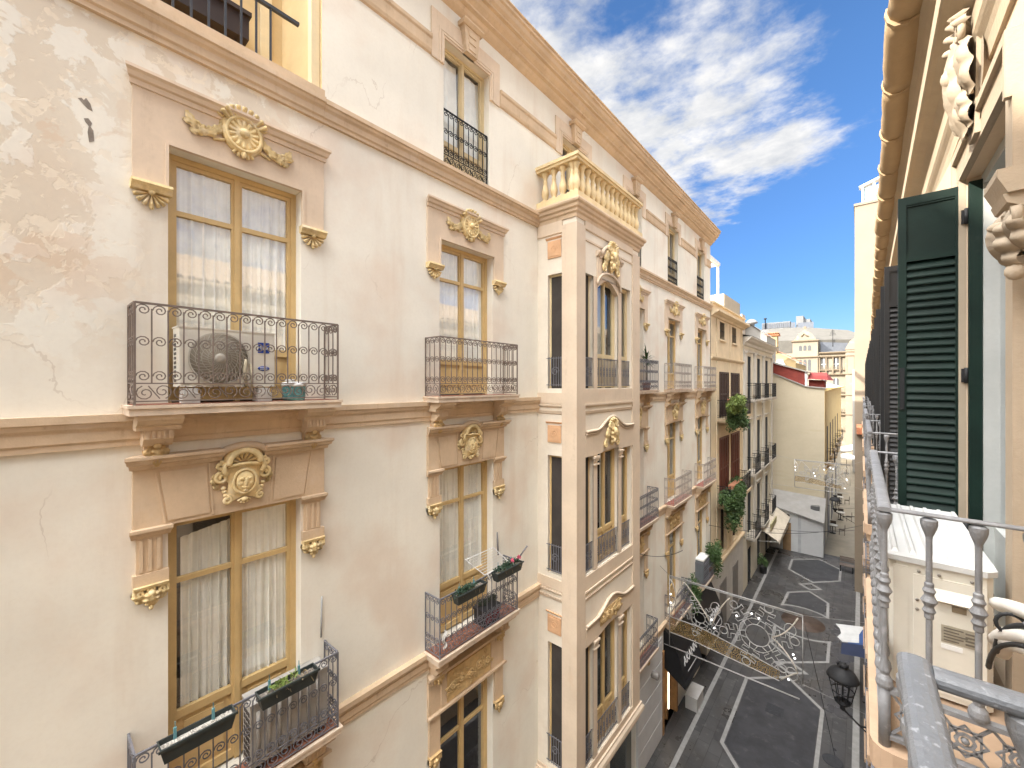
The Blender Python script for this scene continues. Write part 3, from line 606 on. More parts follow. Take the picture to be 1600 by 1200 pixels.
FADED = M('worn_light_iron', (.34, .30, .26), .6, .2, 8, .2, 100, dirt=(.42, .36, .30), dscale=6, damt=.7)
for i, c in enumerate(CEN):
    dk = None if i < 2 else M('olive_blind', (.26, .235, .16), .8, .05)  # even olive tone lining the rooms of the farther windows
    casing(FL, c - HW, c + HW, -.21, 2.57, -.19, BLD, .45, 1.93, FRAME, dark=dk); upper_surround(c)
    casing(FL, c - HW, c + HW, -4.6, -1.5, -.19, BLD, -3.70, -2.22, FRAME, dark=dk); lower_surround(c)
    casing(FL, c - HW, c + HW, -8.95, -5.8, -.19, BLD, -8.2, -6.6, FRAME, dark=DARK); ground_surround(c)
    balcony(c, -.21, (IRON, IRON, IRONG, FADED, FADED)[i]); balcony(c, -4.58, (IRONG, IRONG, IRONG, FADED, FADED)[i], tile=M('red_floor_tile', (.33, .085, .06), .7, .15, 8) if i > 2 else TILE)
    balcony(c, -9.05, IRONG, hw=1.0)
for c in PRE:
    casing(FL, c - HW, c + HW, -.21, 2.57, -.19, BLD, .45, 1.93, FRAME); casing(FL, c - HW, c + HW, -4.6, -1.5, -.19, BLD, -3.70, -2.22, FRAME)
# ------------------------------------------------------------------ bay window
B0, B1 = 7.62, 10.85; LV = [(-.10, 2.48, .67), (-4.27, -1.6, -3.54), (-8.60, -5.83, -7.85)]
OPN = [(7.96, 8.36), (8.53, 9.62), (9.79, 10.35)]
fo = [(a0, a1, z0, z1) for z0, z1, zr in LV for a0, a1 in OPN]; so_ = [(-5.42, -5.02, z0, z1 - .01) for z0, z1, zr in LV]
BAYW = M('bay_stone', (.60, .485, .36), .8, .06, 1.2, .15, 45, dirt=(.56, .39, .26), dscale=1.1, damt=.5)
streaks(BAYW, (.36, .25, .17), .4)
mb = MB(FB); cells(mb, B0, B1, -8.95, 3.66, fo, .16)
mb.fr = FBS; cells(mb, WALL, -4.67, -8.95, 3.66, so_, .14)
mb.fr = FW; mb.quad((WALL, B1, -8.95), (-4.67, B1, -8.95), (-4.67, B1, 3.66), (WALL, B1, 3.66)); mb.quad((WALL, B0, -8.95), (-4.67, B0, -8.95), (-4.67, B1, -8.95), (WALL, B1, -8.95))
mb.quad((WALL, B0, 3.95), (-4.6, B0, 3.95), (-4.6, B1, 3.95), (WALL, B1, 3.95))
bay = mb.build('bay_window', M('bay_cream_stucco', (.68, .61, .50), .85, .05, 1.2, .2, 30, dirt=(.60, .46, .33), dscale=1.0, damt=.35), BLD, recalc=False)
# corner piers, sills, bands in stone
mb = MB(FW)
mb.box(-5.02, -4.64, B0 - .03, 7.96, -8.95, 3.5); mb.box(-5.0, -4.64, 10.43, B1 + .03, -8.95, 3.5)
for z in [-8.3 + .78 * k for k in range(16)]:
    pass
mb.fr = FB
for z0, z1, zr in LV:
    mb.box(7.96, 10.43, 0, .022, z0 - .34, z0 - .02)
    mb.prism_a([(0, z0 - .34), (.045, z0 - .34), (.045, z0 - .38), (.02, z0 - .42), (0, z0 - .42)], 7.96, 10.43); mb.prism_a([(0, z0 - .50), (.035, z0 - .50), (.02, z0 - .56), (0, z0 - .58)], 7.96, 10.43)
    for a0, a1 in ((8.36, 8.53), (9.62, 9.79)): mb.box(a0, a1, -.02, .012, z0, z1)
mb.prism_a([(0, 3.62), (.03, 3.62), (.03, 3.45), (.0, 3.43)], 7.96, 10.43)
mb.prism_a([(0, 3.24), (.02, 3.24), (.02, 3.20), (0, 3.19)], 7.96, 10.43)
mb.fr = FBS
for z0, z1, zr in LV:
    mb.box(WALL + .0, -5.02, .001, .02, z0 - .34, z0 - .10); mb.prism_a([(0, z0 - .36), (.045, z0 - .36), (.045, z0 - .39), (.015, z0 - .43), (0, z0 - .43)], WALL, -5.02); mb.prism_a([(0, z0 - .50), (.035, z0 - .50), (.02, z0 - .56), (0, z0 - .58)], WALL, -5.02)
mb.prism_a([(0, 3.62), (.03, 3.62), (.03, 3.36), (0, 3.34)], WALL, -5.02)
mb.build('stone_dressing', BAYW, bay)
for zc in (3.02, -1.12, -5.40):
    mb = MB(FBS); mb.box(-5.41, -5.05, .001, .025, zc - .19, zc + .19); mb.box(-5.37, -5.09, .025, .035, zc - .15, zc + .15); mb.prism_a([(0, zc + .27), (.04, zc + .27), (.02, zc + .24), (0, zc + .23)], -5.46, -5.03)
    mb.tube(spiral(-5.23, zc, .09, .02, 1.5, 0, .035), .012, 4); mb.build('square_panel', M('terracotta_panel', (.60, .36, .20), .8, .1), bay)
# hood mouldings over the central light: arched cap and lintel stone
def hood(z_side, z_apex, z_head, z_bot, s):
    mb = MB(FB); n = 16
    def zz(a, lo, hi):
        t = (a - 9.2) / .8
        return lo + (hi - lo) * (math.cos(PI * max(-1, min(1, t))) * .5 + .5)
    A = [7.97 + (10.42 - 7.97) * i / 30 for i in range(31)]
    top = [(a, zz(a, z_side, z_apex)) for a in A]; bot = [(a, zz(a, z_bot, z_head) if abs(a - 9.1) < .62 else z_bot) for a in A]
    vs = []; fs = []
    for (a, zt), (_, zb) in zip(top, bot): vs += [(a, .0, zb), (a, .035, zb), (a, .035, zt), (a, .0, zt)]
    for i in range(30):
        b = 4 * i
        for j in range(4): fs.append((b + j, b + (j + 1) % 4, b + 4 + (j + 1) % 4, b + 4 + j))
    mb.add(vs, fs + [(0, 1, 2, 3), (120, 121, 122, 123)])
    for dz, o, r in ((0.02, .06, .035), (-.045, .045, .022)): mb.tube([(a, o, z + dz) for a, z in top], r, 6)
    return mb
hd = hood(-1.08, -.80, -1.56, -1.63, 1).build('hood', BAYW, bay); hood(-5.40, -5.15, -5.78, -5.86, 1).build('hood', BAYW, bay)
mb = MB(FB); pts = [(9.08 + .60 * math.cos(t), .05, 2.30 + .34 * math.sin(t)) for t in [PI * i / 14 for i in range(15)]]; mb.tube(pts, .03, 6)
for x in (8.62, 9.62): mb.prism_a([(0, 3.10), (.10, 3.10), (.10, 3.06), (.05, 2.98), (0, 2.96)], x - .14, x + .14); mb.box(x - .1, x + .1, 0, .03, 2.45, 2.96)
for sd in (-1, 1):
    tp = [(9.1 + sd * (.10 + .40 * t), .07, 3.30 - .28 * t ** 1.5) for t in [i / 8 for i in range(9)]]; mb.tube(tp, .045, 6); mb.tube([(a, .05, z - .08) for a, o, z in tp], .03, 6)
mb.build('hood', BAYW, bay)
def crest(ca, cz, s):
    mb = MB(FB); flutes(mb, ca, cz + .1 * s, .05 * s, .26 * s, R(30), R(150), 6, .06, .05 * s, .08 * s)
    leaf(mb, [(ca, cz + .22 * s), (ca + .01, cz - .05 * s), (ca, cz - .34 * s)], .13 * s, .05, 5, .11)
    for sd in (-1, 1):
        leaf(mb, bez((ca + sd * .05 * s, cz + .15 * s), (ca + sd * .32 * s, cz + .02 * s), (ca + sd * .26 * s, cz - .30 * s), 7), .10 * s, .04, 4, .08)
        mb.tube(spiral(ca + sd * .18 * s, cz + .17 * s, .08 * s, .02 * s, 1.4 * sd, PI / 2, .12), .025 * s, 6)
        mb.tube(spiral(ca + sd * .30 * s, cz - .28 * s, .09 * s, .02 * s, -1.3 * sd, PI / 2, .07), .022 * s, 6)
    mb.ball((ca, .17, cz + .02 * s), .07 * s, .05 * s, .09 * s, 9, 7); mb.ball((ca, .13, cz - .2 * s), .05 * s, .05 * s, .07 * s, 9, 7); return mb
crest(9.12, 3.05, 1.1).build('cartouche', GOLD, bay); crest(9.15, -1.15, 1.0).build('cartouche', GOLD, bay)
relief(FB, 8.62, 9.65, -5.66, -5.36, .055, 9).build('relief_panel', GOLDP, bay)
for z in (-1.66, -5.88):
    for a in (8.445, 9.705):
        mb = MB(FB); mb.box(a - .12, a + .12, 0, .075, z - .05, z); mb.box(a - .095, a + .095, 0, .05, z - .12, z - .05); mb.box(a - .115, a + .115, 0, .065, z - .20, z - .17); mb.build('mullion_capital', BAYW, bay)
mb = MB(FW)                                                     # cornice of the bay, wrapping three sides
def ring_mould(mb, prof, x0=WALL):
    path = [(x0, B0, 0, -1), (-4.67, B0, 1, -1), (-4.67, B1, 1, 1), (x0, B1, 0, 1)]; n = len(prof); vs = []
    for x, y, dx, dy in path: vs += [(x + dx * o, y + dy * o, z) for o, z in prof]
    fs = []
    for i in range(3):
        for j in range(n): fs.append((i * n + j, i * n + (j + 1) % n, (i + 1) * n + (j + 1) % n, (i + 1) * n + j))
    mb.add(vs, fs + [tuple(range(n)), tuple(range(3 * n, 4 * n))])
ring_mould(mb, [(-.05, 3.98), (.16, 3.98), (.17, 3.94), (.16, 3.90), (.12, 3.87), (.11, 3.81), (.07, 3.78), (.065, 3.73), (.03, 3.70), (.02, 3.62), (-.05, 3.62)])
mb.build('string_course', TRIM, bay)
mb = MB(FW); ring_mould(mb, [(-.05, -8.80), (.02, -8.80), (.04, -8.75), (.08, -8.75), (.08, -8.80), (.12, -8.86), (.13, -8.95), (.09, -9.0), (.02, -9.08), (-.05, -9.1)])
mb.box(WALL, -4.60, B0 + .05, B1 - .05, -9.1, -8.96); mb.build('base_moulding', BAYW, bay)
# bay lights
for k, (z0, z1, zr) in enumerate(LV):
    for a0, a1 in OPN:
        w = casing(FB, a0, a1, z0, z1, -.13, BLD, zr + .05, None, FRAME if k else FRAMEL, w=.045, leaf=.03, mid=(a1 - a0 > .8), pane=PANED, rdepth=.9, dark=DARK)
        mb = MB(FB)
        n = max(4, round((a1 - a0) / .085))
        for i in range(n + 1): a = a0 + .05 + (a1 - a0 - .1) * i / n; mb.tube([(a, -.03, z0 + .05), (a, -.03, zr - .06)], .0095, 4)
        for z in (z0 + .07, zr - .08): mb.tube([(a0, -.03, z), (a1, -.03, z)], .011, 4)
        for i in range(0, n, 2):
            a = a0 + .05 + (a1 - a0 - .1) * (i + .5) / n
            for s in (-1, 1): mb.tube(spiral(a, (z0 + zr) / 2 + s * .06, .055, .012, 1.4 * s, -PI / 2 * s, -.03, 14), .008, 4, cap=False)
        mb.build('window_grille', IRONG, BLD)
    casing(FBS, -5.42, -5.02, z0, z1 - .01, -.11, BLD, zr, None, FRAME if k else FRAMEL, w=.045, leaf=.03, mid=False, pane=PANED, rdepth=.5, dark=DARK)
    mb = MB(FBS)
    for i in range(6): a = -5.38 + .32 * i / 5; mb.tube([(a, .005, z0 + .05), (a, .005, zr - .06)], .010, 4)
    for z in (z0 + .08, zr - .09): mb.tube([(-5.45, .005, z), (-5.022, .005, z)], .011, 4)
    mb.tube(spiral(-5.22, (z0 + zr) / 2, .11, .02, 1.6, 0, .005, 18), .009, 4); mb.build('window_grille', IRONG, BLD)
# arched head of the top central light (stone spandrel filling)
mb = MB(FB); n = 14
vs = []; fs = []
for i in range(n + 1):
    t = i / n; a = 8.53 + 1.09 * t; z = 2.22 + .26 * math.sin(PI * t); vs += [(a, .0, z), (a, .0, 2.50), (a, -.12, z), (a, -.12, 2.50)]
for i in range(n):
    b = 4 * i; fs += [(b, b + 4, b + 5, b + 1), (b, b + 4, b + 6, b + 2)]
mb.add(vs, fs); mb.build('arched_head', BAYW, bay, recalc=False)
# balustrade over the bay
mb = MB(FW)
X1 = -4.72; mb.box(WALL, X1 + .13, 7.62 - .06, 7.62 + .20, 3.98, 4.15); mb.box(X1 - .13, X1 + .13, 7.82, 10.85 - .14, 3.98, 4.15); mb.box(WALL, X1 + .13, 10.85 - .14, 10.85 + .1, 3.98, 4.15)
mb.box(WALL, X1 + .15, 7.52, 7.82, 4.90, 4.97); mb.box(WALL, X1 + .12, 7.55, 7.79, 4.84, 4.90); mb.box(X1 - .15, X1 + .15, 7.82, 10.95, 4.90, 4.97); mb.box(X1 - .12, X1 + .12, 7.79, 10.92, 4.84, 4.90); mb.box(WALL, X1 - .15, 10.70, 10.95, 4.90, 4.97); mb.box(WALL, X1 - .12, 10.72, 10.92, 4.84, 4.90)
GOLDL = M('pale_ochre_plaster', (.68, .53, .30), .65, .10, 4, .2, 60, dirt=(.45, .32, .15), dscale=6, damt=.4)
bal = mb.build('balustrade', GOLDL, BLD)
prof = [(.085, 0), (.085, .035), (.055, .06), (.05, .09), (.075, .15), (.088, .22), (.08, .29), (.055, .38), (.042, .45), (.05, .47), (.05, .50), (.04, .52), (.045, .56), (.07, .62), (.085, .64), (.085, .69)]
def baluster(x, y):
    m_ = MB(FW); m_.lathe(prof, (x, y, 4.15), 12); m_.box(x - .085, x + .085, y - .085, y + .085, 4.15, 4.19); m_.build('baluster', GOLDL, bal)
for i in range(4): baluster(-5.53 + i * .24, 7.68)
for i in range(14): baluster(X1, 7.70 + i * .2385)
# ground floor: shop openings
for a0, a1, z0, z1 in ops[-5:]:
    mb = MB(FL); mb.quad((a0 - .3, -.9, z0), (a1 + .3, -.9, z0), (a1 + .3, -.9, z1 + .2), (a0 - .3, -.9, z1 + .2)); mb.quad((a0, -.3, z1), (a1, -.3, z1), (a1, -.9, z1), (a0, -.9, z1)); mb.build('shop_recess', DARK, BLD, recalc=False)
mb = MB(FL); mb.box(11.3, 13.05, -.2, -.16, G, -9.8); mb.box(8.0, 10.45, -.2, -.16, G, -9.25); mb.build('shop_window', M('dark_green_shop_glass', (.05, .06, .055), .12, .1, 2, spec=.5), BLD)
mb = MB(FL); mb.box(13.07, 15.3, .0, .05, G, -9.45)
for k in range(5): mb.box(13.09, 15.28, .05, .062, G + .08 + k * .72, G + .74 + k * .72)
mb.build('shop_panel', M('white_shop_panel', (.58, .57, .55), .6, .04), BLD)
WOOD = M('oak_boards', (.38, .20, .08), .5, .2, 4)
mb = MB(FL); mb.box(15.36, 15.5, -.25, .06, G, -10.06); mb.box(16.85, 16.99, -.25, .06, G, -10.06); mb.box(15.5, 16.85, -.25, .06, -10.3, -10.06); mb.box(16.2, 16.32, -.2, -.1, G, -10.3); mb.build('shop_door_frame', WOOD, BLD)
mb = MB(FL); mb.box(16.02, 16.06, .0, .04, G + .6, -11.0); mb.box(16.66, 16.70, .0, .04, -11.4, -10.05)
GLOW = bpy.data.materials.new('lit_strip'); GLOW.use_nodes = True; _b = GLOW.node_tree.nodes['Principled BSDF']; _b.inputs['Emission Color'].default_value = (1, .85, .65, 1); _b.inputs['Emission Strength'].default_value = .8
mb.build('light_strip', GLOW, BLD)
# ------------------------------------------------------------------ street
def paving():
    m, nt, b = newmat('stone_paving'); g = nt.nodes.new('ShaderNodeNewGeometry')
    mp = nt.nodes.new('ShaderNodeMapping'); nt.links.new(g.outputs['Position'], mp.inputs[0]); mp.inputs['Rotation'].default_value = (0, 0, R(90))
    br = nt.nodes.new('ShaderNodeTexBrick'); nt.links.new(mp.outputs[0], br.inputs['Vector']); br.inputs['Scale'].default_value = 1.0
    br.inputs['Brick Width'].default_value = .70; br.inputs['Row Height'].default_value = .42; br.inputs['Mortar Size'].default_value = .010; br.inputs['Mortar Smooth'].default_value = .2
    br.inputs['Color1'].default_value = (.043, .042, .043, 1); br.inputs['Color2'].default_value = (.064, .062, .061, 1); br.inputs['Mortar'].default_value = (.022, .021, .02, 1)
    n1 = noisen(nt, .5, 6, .6, off=4); c = mixc(nt, mathn(nt, 'MULTIPLY', smooth(nt, n1, .42, .68), .6), br.outputs['Color'], (.06, .055, .05))
    n2 = noisen(nt, 3.5, 6, .65, off=9); c = mixc(nt, mathn(nt, 'MULTIPLY', smooth(nt, n2, .55, .72), .35), c, (.19, .185, .175))
    nt.links.new(c, b.inputs['Base Color']); b.inputs['Specular IOR Level'].default_value = .5
    wet = smooth(nt, n1, .40, .62); r_ = mathn(nt, 'SUBTRACT', .62, mathn(nt, 'MULTIPLY', wet, .36)); nt.links.new(r_, b.inputs['Roughness'])
    bp = nt.nodes.new('ShaderNodeBump'); bp.inputs['Strength'].default_value = .35; bp.inputs['Distance'].default_value = .01; nt.links.new(mathn(nt, 'ADD', mathn(nt, 'MULTIPLY', br.outputs['Fac'], -1), mathn(nt, 'MULTIPLY', n2, .5)), bp.inputs['Height']); nt.links.new(bp.outputs[0], b.inputs['Normal'])
    return m
mb = MB(FW); mb.quad((-400, -120, G), (400, -120, G), (400, 700, G), (-400, 700, G)); structure(mb.build('ground', M('town_ground', (.20, .17, .14), .8, .2, .2), recalc=False))
mb = MB(FW); mb.quad((-5.72, -30, G + .004), (.9, -30, G + .004), (.9, 40, G + .004), (-5.72, 40, G + .004)); structure(mb.build('street', paving(), recalc=False))
mb = MB(FW); mb.quad((-3.2, 40, G + .004), (.9, 40, G + .004), (.9, 95, G + .004), (-6, 95, G + .004)); structure(mb.build('alley_paving', M('pale_wet_paving', (.17, .145, .105), .3, .25, .8, .2, 12, dirt=(.12, .10, .08), dscale=.8, damt=.8), recalc=False))
INL = M('pale_marble_inlay', (.25, .245, .235), .55, .12, 5, dirt=(.22, .21, .2), dscale=4, damt=.5)
def inlay(name, pts, w=.13, closed=True, z=G + .008, mat=None):
    P = [Vector(p) for p in pts]; n = len(P); mb = MB(FW)
    L_, R_ = [], []
    for i in range(n):
        a = P[i - 1] if (closed or i > 0) else None; c = P[(i + 1) % n] if (closed or i < n - 1) else None; p = P[i]
        d0 = (p - a).normalized() if a is not None else (c - p).normalized(); d1 = (c - p).normalized() if c is not None else d0
        nn = Vector((-(d0 + d1).y, (d0 + d1).x)).normalized(); k = w / 2 / max(.4, nn.dot(Vector((-d0.y, d0.x))))
        L_.append(p + nn * k); R_.append(p - nn * k)
    for i in range(n if closed else n - 1):
        j = (i + 1) % n; mb.quad((L_[i].x, L_[i].y, z), (R_[i].x, R_[i].y, z), (R_[j].x, R_[j].y, z), (L_[j].x, L_[j].y, z))
    return structure(mb.build(name, mat or INL, recalc=False))
inlay('paving_inlay', [(-4.92, -10), (-4.95, 24), (-5.05, 38.5)], .16, False)
inlay('paving_inlay', [(-.16, -10), (-.13, 34)], .2, False)
inlay('paving_inlay', [(-3.90, 20.8), (-2.5, 22.1), (-1.18, 20.75), (-1.18, 16.4), (-2.5, 14.9), (-3.90, 16.5)])
inlay('paving_inlay', [(-2.5, 14.3), (-1.18, 12.9), (-1.18, 8), (-2.5, 6.6), (-3.9, 8), (-3.9, 12.9)])
inlay('paving_inlay', [(-3.1, 22.9), (-2.5, 23.35), (-1.9, 22.9), (-2.5, 22.45)], .14)
arcA = [(-2.4 + 1.75 * math.cos(t), 27.75 + 1.75 * math.sin(t)) for t in [R(228 + 84 * i / 8) for i in range(9)]]
inlay('paving_inlay', [(-3.48, 24.5), *arcA, (-1.13, 24.6), (-2.4, 23.5)][:1] + arcA + [(-1.2, 24.5), (-2.4, 23.45)])
arcB = [(-2.5 + 1.75 * math.cos(t), 27.75 + 1.75 * math.sin(t)) for t in [R(52 + 76 * i / 8) for i in range(9)]]
inlay('paving_inlay', arcB + [(-3.5, 31.1), (-2.5, 32.1), (-1.5, 31.1)])
inlay('paving_inlay', [(-3.05, 32.9), (-2.5, 33.4), (-1.95, 32.9), (-2.5, 32.4)], .14)
inlay('paving_inlay', [(-3.93, 37.16), (-2.4, 38.5), (-1.09, 37.3), (-1.08, 35.1), (-2.42, 33.7), (-3.9, 35.0)])
mb = MB(FW); mb.lathe([(.001, .0), (1.0, .0), (1.0, -.003)], (-2.45, 27.75, G + .008), 40); structure(mb.build('paving_roundel', M('dark_brown_paving', (.075, .052, .040), .5, .2, 4), recalc=False))
mb = MB(FW)
for poly in ([(-3.8, 20.7), (-2.5, 21.95), (-1.28, 20.7), (-1.28, 16.45), (-2.5, 15.1), (-3.8, 16.55)], [(-3.4, 31.0), (-2.5, 31.95), (-1.6, 31.0), (-1.6, 29.5), (-3.4, 29.5)], [(-3.8, 37.05), (-2.4, 38.3), (-1.2, 37.2), (-1.2, 35.15), (-2.42, 33.9), (-3.75, 35.1)]):
    mb.quad(*[(x, y, G + .0065) for x, y in poly])
structure(mb.build('dark_paving', M('dark_slate_paving', (.040, .040, .043), .45, .25, 2.0, .2, 25, dirt=(.13, .128, .12), dscale=2.5, damt=.5), recalc=False))

# ------------------------------------------------------------------ tan house next along the street
def bbox_building(name, label, loc): return thing(name, loc, label, 'building')
TAN = M('tan_stucco', (.66, .53, .35), .85, .08, 1.0, .2, 35, dirt=(.46, .33, .19), dscale=1.2, damt=.4)
H2 = bbox_building('town_house', 'tan rendered town house with brown shutters and flower laden balconies', (-9, 25.5, G))
W2 = [(23.65, 24.65, 2.38, 3.32), (26.35, 27.4, 2.38, 3.32), (23.6, 25.35, -1.75, .55), (26.1, 28.0, -1.75, .55), (23.6, 25.35, -6.2, -2.95), (26.1, 28.0, -6.2, -2.95), (23.8, 25.1, -9.2, -6.7), (26.5, 27.8, -9.2, -6.7), (23.5, 24.8, G, -10.6), (26.4, 27.6, G, -10.6)]
mb = MB(FL); cells(mb, END + .004, 29.15, G, 4.0, W2, .25, o=.02); mb.quad((29.15, .02, G), (29.15, -9, G), (29.15, -9, 4), (29.15, .02, 4)); mb.quad((END, .02, 4), (29.15, .02, 4), (29.15, -9, 4), (END, -9, 4)); mb.quad((END, -9, G), (29.15, -9, G), (29.15, -9, 4), (END, -9, 4)); mb.build('wall', TAN, H2, recalc=False)
mb = MB(FL); mb.prism_a([(0.02, 3.72), (.40, 3.72), (.40, 3.62), (.30, 3.56), (.16, 3.50), (.10, 3.42), (.02, 3.40)], END + .01, 29.3); mb.prism_a([(-.1, 4.2), (.2, 4.1), (.2, 4.04), (-.1, 4.0)], END + .01, 29.2); mb.box(END + .01, 29.1, -.1, .1, 3.72, 4.04); mb.build('cornice', TAN, H2)
mb = MB(FL); mb.prism_a([(0.02, 1.42), (.12, 1.42), (.12, 1.36), (.06, 1.26), (.02, 1.24)], END + .01, 29.2); mb.build('string_course', TAN, H2)
mb = MB(FL); mb.prism_a([(0.02, -9.3), (.16, -9.3), (.16, -9.42), (.08, -9.5), (.02, -9.52)], END + .01, 29.2); mb.build('string_course', TAN, H2)
mb = MB(FL)
for a in (22.9, 25.75, 28.6): mb.box(a, a + .07, .02, .06, -9.2, 1.2); mb.box(a, a + .07, .02, .06, 1.45, 3.4)
mb.build('pilaster_strip', M('pale_tan_render', (.62, .51, .35), .85, .06), H2)
SHB = M('dark_brown_shutter', (.055, .032, .025), .6, .15, 5); SHR = M('mahogany_shutter', (.115, .035, .02), .55, .15, 5)
for i, (a0, a1, z0, z1) in enumerate(W2):
    mb = MB(FL); mb.box(a0, a1, -.24, -.2, z0, z1); w = mb.build('window', DARK, H2)
    if i < 2:
        mb = MB(FL); mb.box(a0 - .08, a1 + .08, .02, .10, z0 - .10, z0); mb.build('sill', TAN, w); mb = MB(FL)
        for k in range(6): mb.tube([(a0 + .1 + k * (a1 - a0 - .2) / 5, .0, z0), (a0 + .1 + k * (a1 - a0 - .2) / 5, .0, z1)], .012, 4)
        mb.box(a0, a1, -.01, .01, (z0 + z1) / 2 - .015, (z0 + z1) / 2 + .015); mb.build('bars', IRONB, w)
    elif i < 6:
        mat = SHB if i < 4 else SHR; n = 4
        for k in range(n):
            mb = MB(FL); x0 = a0 - .08 + k * (a1 - a0 + .16) / n; x1 = x0 + (a1 - a0 + .16) / n - .015
            mb.box(x0, x0 + .06, -.02, .07, z0, z1 + .1); mb.box(x1 - .06, x1, -.02, .07, z0, z1 + .1)
            for q in range(3): zz = z0 + q * (z1 - z0) / 2; mb.box(x0 + .06, x1 - .06, -.02, .065, zz, zz + .1)
            for q in range(int((z1 - z0) / .07)): mb.box(x0 + .06, x1 - .06, .0, .04, z0 + .1 + q * .07, z0 + .145 + q * .07)
            mb.build('shutter', mat, w)
    else:
        mb = MB(FL); mb.box(a0, a0 + .08, -.2, -.14, z0, z1); mb.box(a1 - .08, a1, -.2, -.14, z0, z1); mb.box((a0 + a1) / 2 - .05, (a0 + a1) / 2 + .05, -.2, -.14, z0, z1); mb.box(a0 + .08, a1 - .08, -.2, -.14, z1 - .08, z1); mb.build('window_frame', SHB, w)
def bar_balcony(fr, a0, a1, z, proj, h, parent, slabm, iron, nlines=2, pitch=.13, o=0, slab_t=.14):
    mb = MB(fr); mb.box(a0, a1, o, o + proj, z - slab_t, z); mb.box(a0 + .05, a1 - .05, o, o + proj - .06, z - slab_t - .08, z - slab_t); s_ = mb.build('balcony', slabm, parent)
    mb = MB(fr); p = o + proj - .04; n = max(3, round((a1 - a0 - .1) / pitch))
    for i in range(n + 1): a = a0 + .05 + (a1 - a0 - .1) * i / n; mb.tube([(a, p, z), (a, p, z + h)], .011, 4)
    for x in (a0 + .05, a1 - .05):
        for i in range(1, max(2, round(proj / pitch))): mb.tube([(x, o + i * pitch, z), (x, o + i * pitch, z + h)], .011, 4)
        for zz, r in ((z + .06, .012), (z + h * .16, .012), (z + h * .86, .012), (z + h, .022)): mb.tube([(x, o, zz), (x, p, zz)], r, 4)
    for zz, r in ((z + .06, .012), (z + h * .16, .012), (z + h * .86, .012), (z + h, .022)): mb.tube([(a0 + .05, p, zz), (a1 - .05, p, zz)], r, 4)
    for i in range(n): a = a0 + .05 + (a1 - a0 - .1) * (i + .5) / n; mb.tube(spiral(a, z + h * .11, .03, .03, 1, 0, p, 8), .008, 4, cap=False)
    mb.build('railing', iron, s_); return s_
SLABT = M('tan_slab', (.52, .40, .26), .85, .1, 2)
bar_balcony(FL, 23.1, 28.4, -1.80, .62, .95, H2, SLABT, IRONB, o=.02); bar_balcony(FL, 23.1, 28.4, -6.25, .62, .95, H2, SLABT, IRONB, o=.02)
mb = MB(FL); mb.box(22.0, 29.1, .0, .045, G, -9.55); mb.build('plinth', M('pale_grey_render', (.50, .47, .42), .85, .06), H2)
for (a0, a1, z0, z1) in W2[8:]: mb = MB(FL); mb.box(a0 - .05, a1 + .05, .046, .07, z0, z1); mb.build('shop_door', M('grey_door', (.20, .18, .16), .6), H2)

# ------------------------------------------------------------------ pale classical house with pilasters
H3 = bbox_building('pilastered_house', 'pale classical town house with pilasters, tall dark windows and black balconies', (-9, 34.8, G))
PALE = M('pale_cream_render', (.58, .53, .42), .85, .06, 1.0, .15, 35, dirt=(.60, .48, .30), dscale=.5, damt=.5)
A3, E3 = 29.16, 40.4; C3 = [31.1, 34.4, 37.7]
W3 = [(c - .55, c + .55, z0, z1) for c in C3 for z0, z1 in ((-.98, 1.85), (-5.75, -2.6), (-9.9, -7.2), (G, -10.9))]
mb = MB(FL); cells(mb, A3, E3, G, 2.5, W3, .12, o=.03); mb.quad((E3, .03, G), (E3, -9, G), (E3, -9, 2.5), (E3, .03, 2.5)); mb.quad((A3, .03, G), (A3, -9, G), (A3, -9, 2.5), (A3, .03, 2.5)); mb.build('wall', PALE, H3, recalc=False)
mb = MB(FL); mb.prism_a([(.03, 3.0), (.50, 3.0), (.50, 2.92), (.42, 2.86), (.32, 2.74), (.16, 2.66), (.12, 2.50), (.03, 2.45)], A3, E3 + .2); mb.prism_a([(.03, 2.2), (.10, 2.2), (.10, 2.12), (.03, 2.08)], A3, E3); mb.build('cornice', M('white_plaster', (.55, .52, .46), .8, .05), H3)
ROOFT = M('grey_clay_roof', (.13, .11, .09), .8, .2, 3)
mb = MB(FL); mb.quad((A3, .52, 3.01), (E3 + .2, .52, 3.01), (E3 + .2, -4, 4.2), (A3, -4, 4.2)); mb.quad((E3 + .2, .52, 3.01), (E3 + .2, -4, 3.01), (E3 + .2, -4, 4.2)); mb.quad((E3 + .2, -4, 4.2), (A3, -4, 4.2), (A3, -9, 2.5), (E3 + .2, -9, 2.5)); mb.build('roof', ROOFT, H3, recalc=False)
for a in [A3 + .12] + [(C3[i] + C3[i + 1]) / 2 - .3 for i in range(2)] + [E3 - .75]:
    mb = MB(FL)
    for z0, z1 in ((-.8, 2.1), (-5.5, -1.3), (-9.7, -6.2)): mb.box(a, a + .6, .03, .11, z0, z1); mb.box(a - .06, a + .66, .03, .15, z1 - .12, z1)
    mb.build('pilaster', M('white_plaster', (.55, .52, .46), .8, .05), H3)
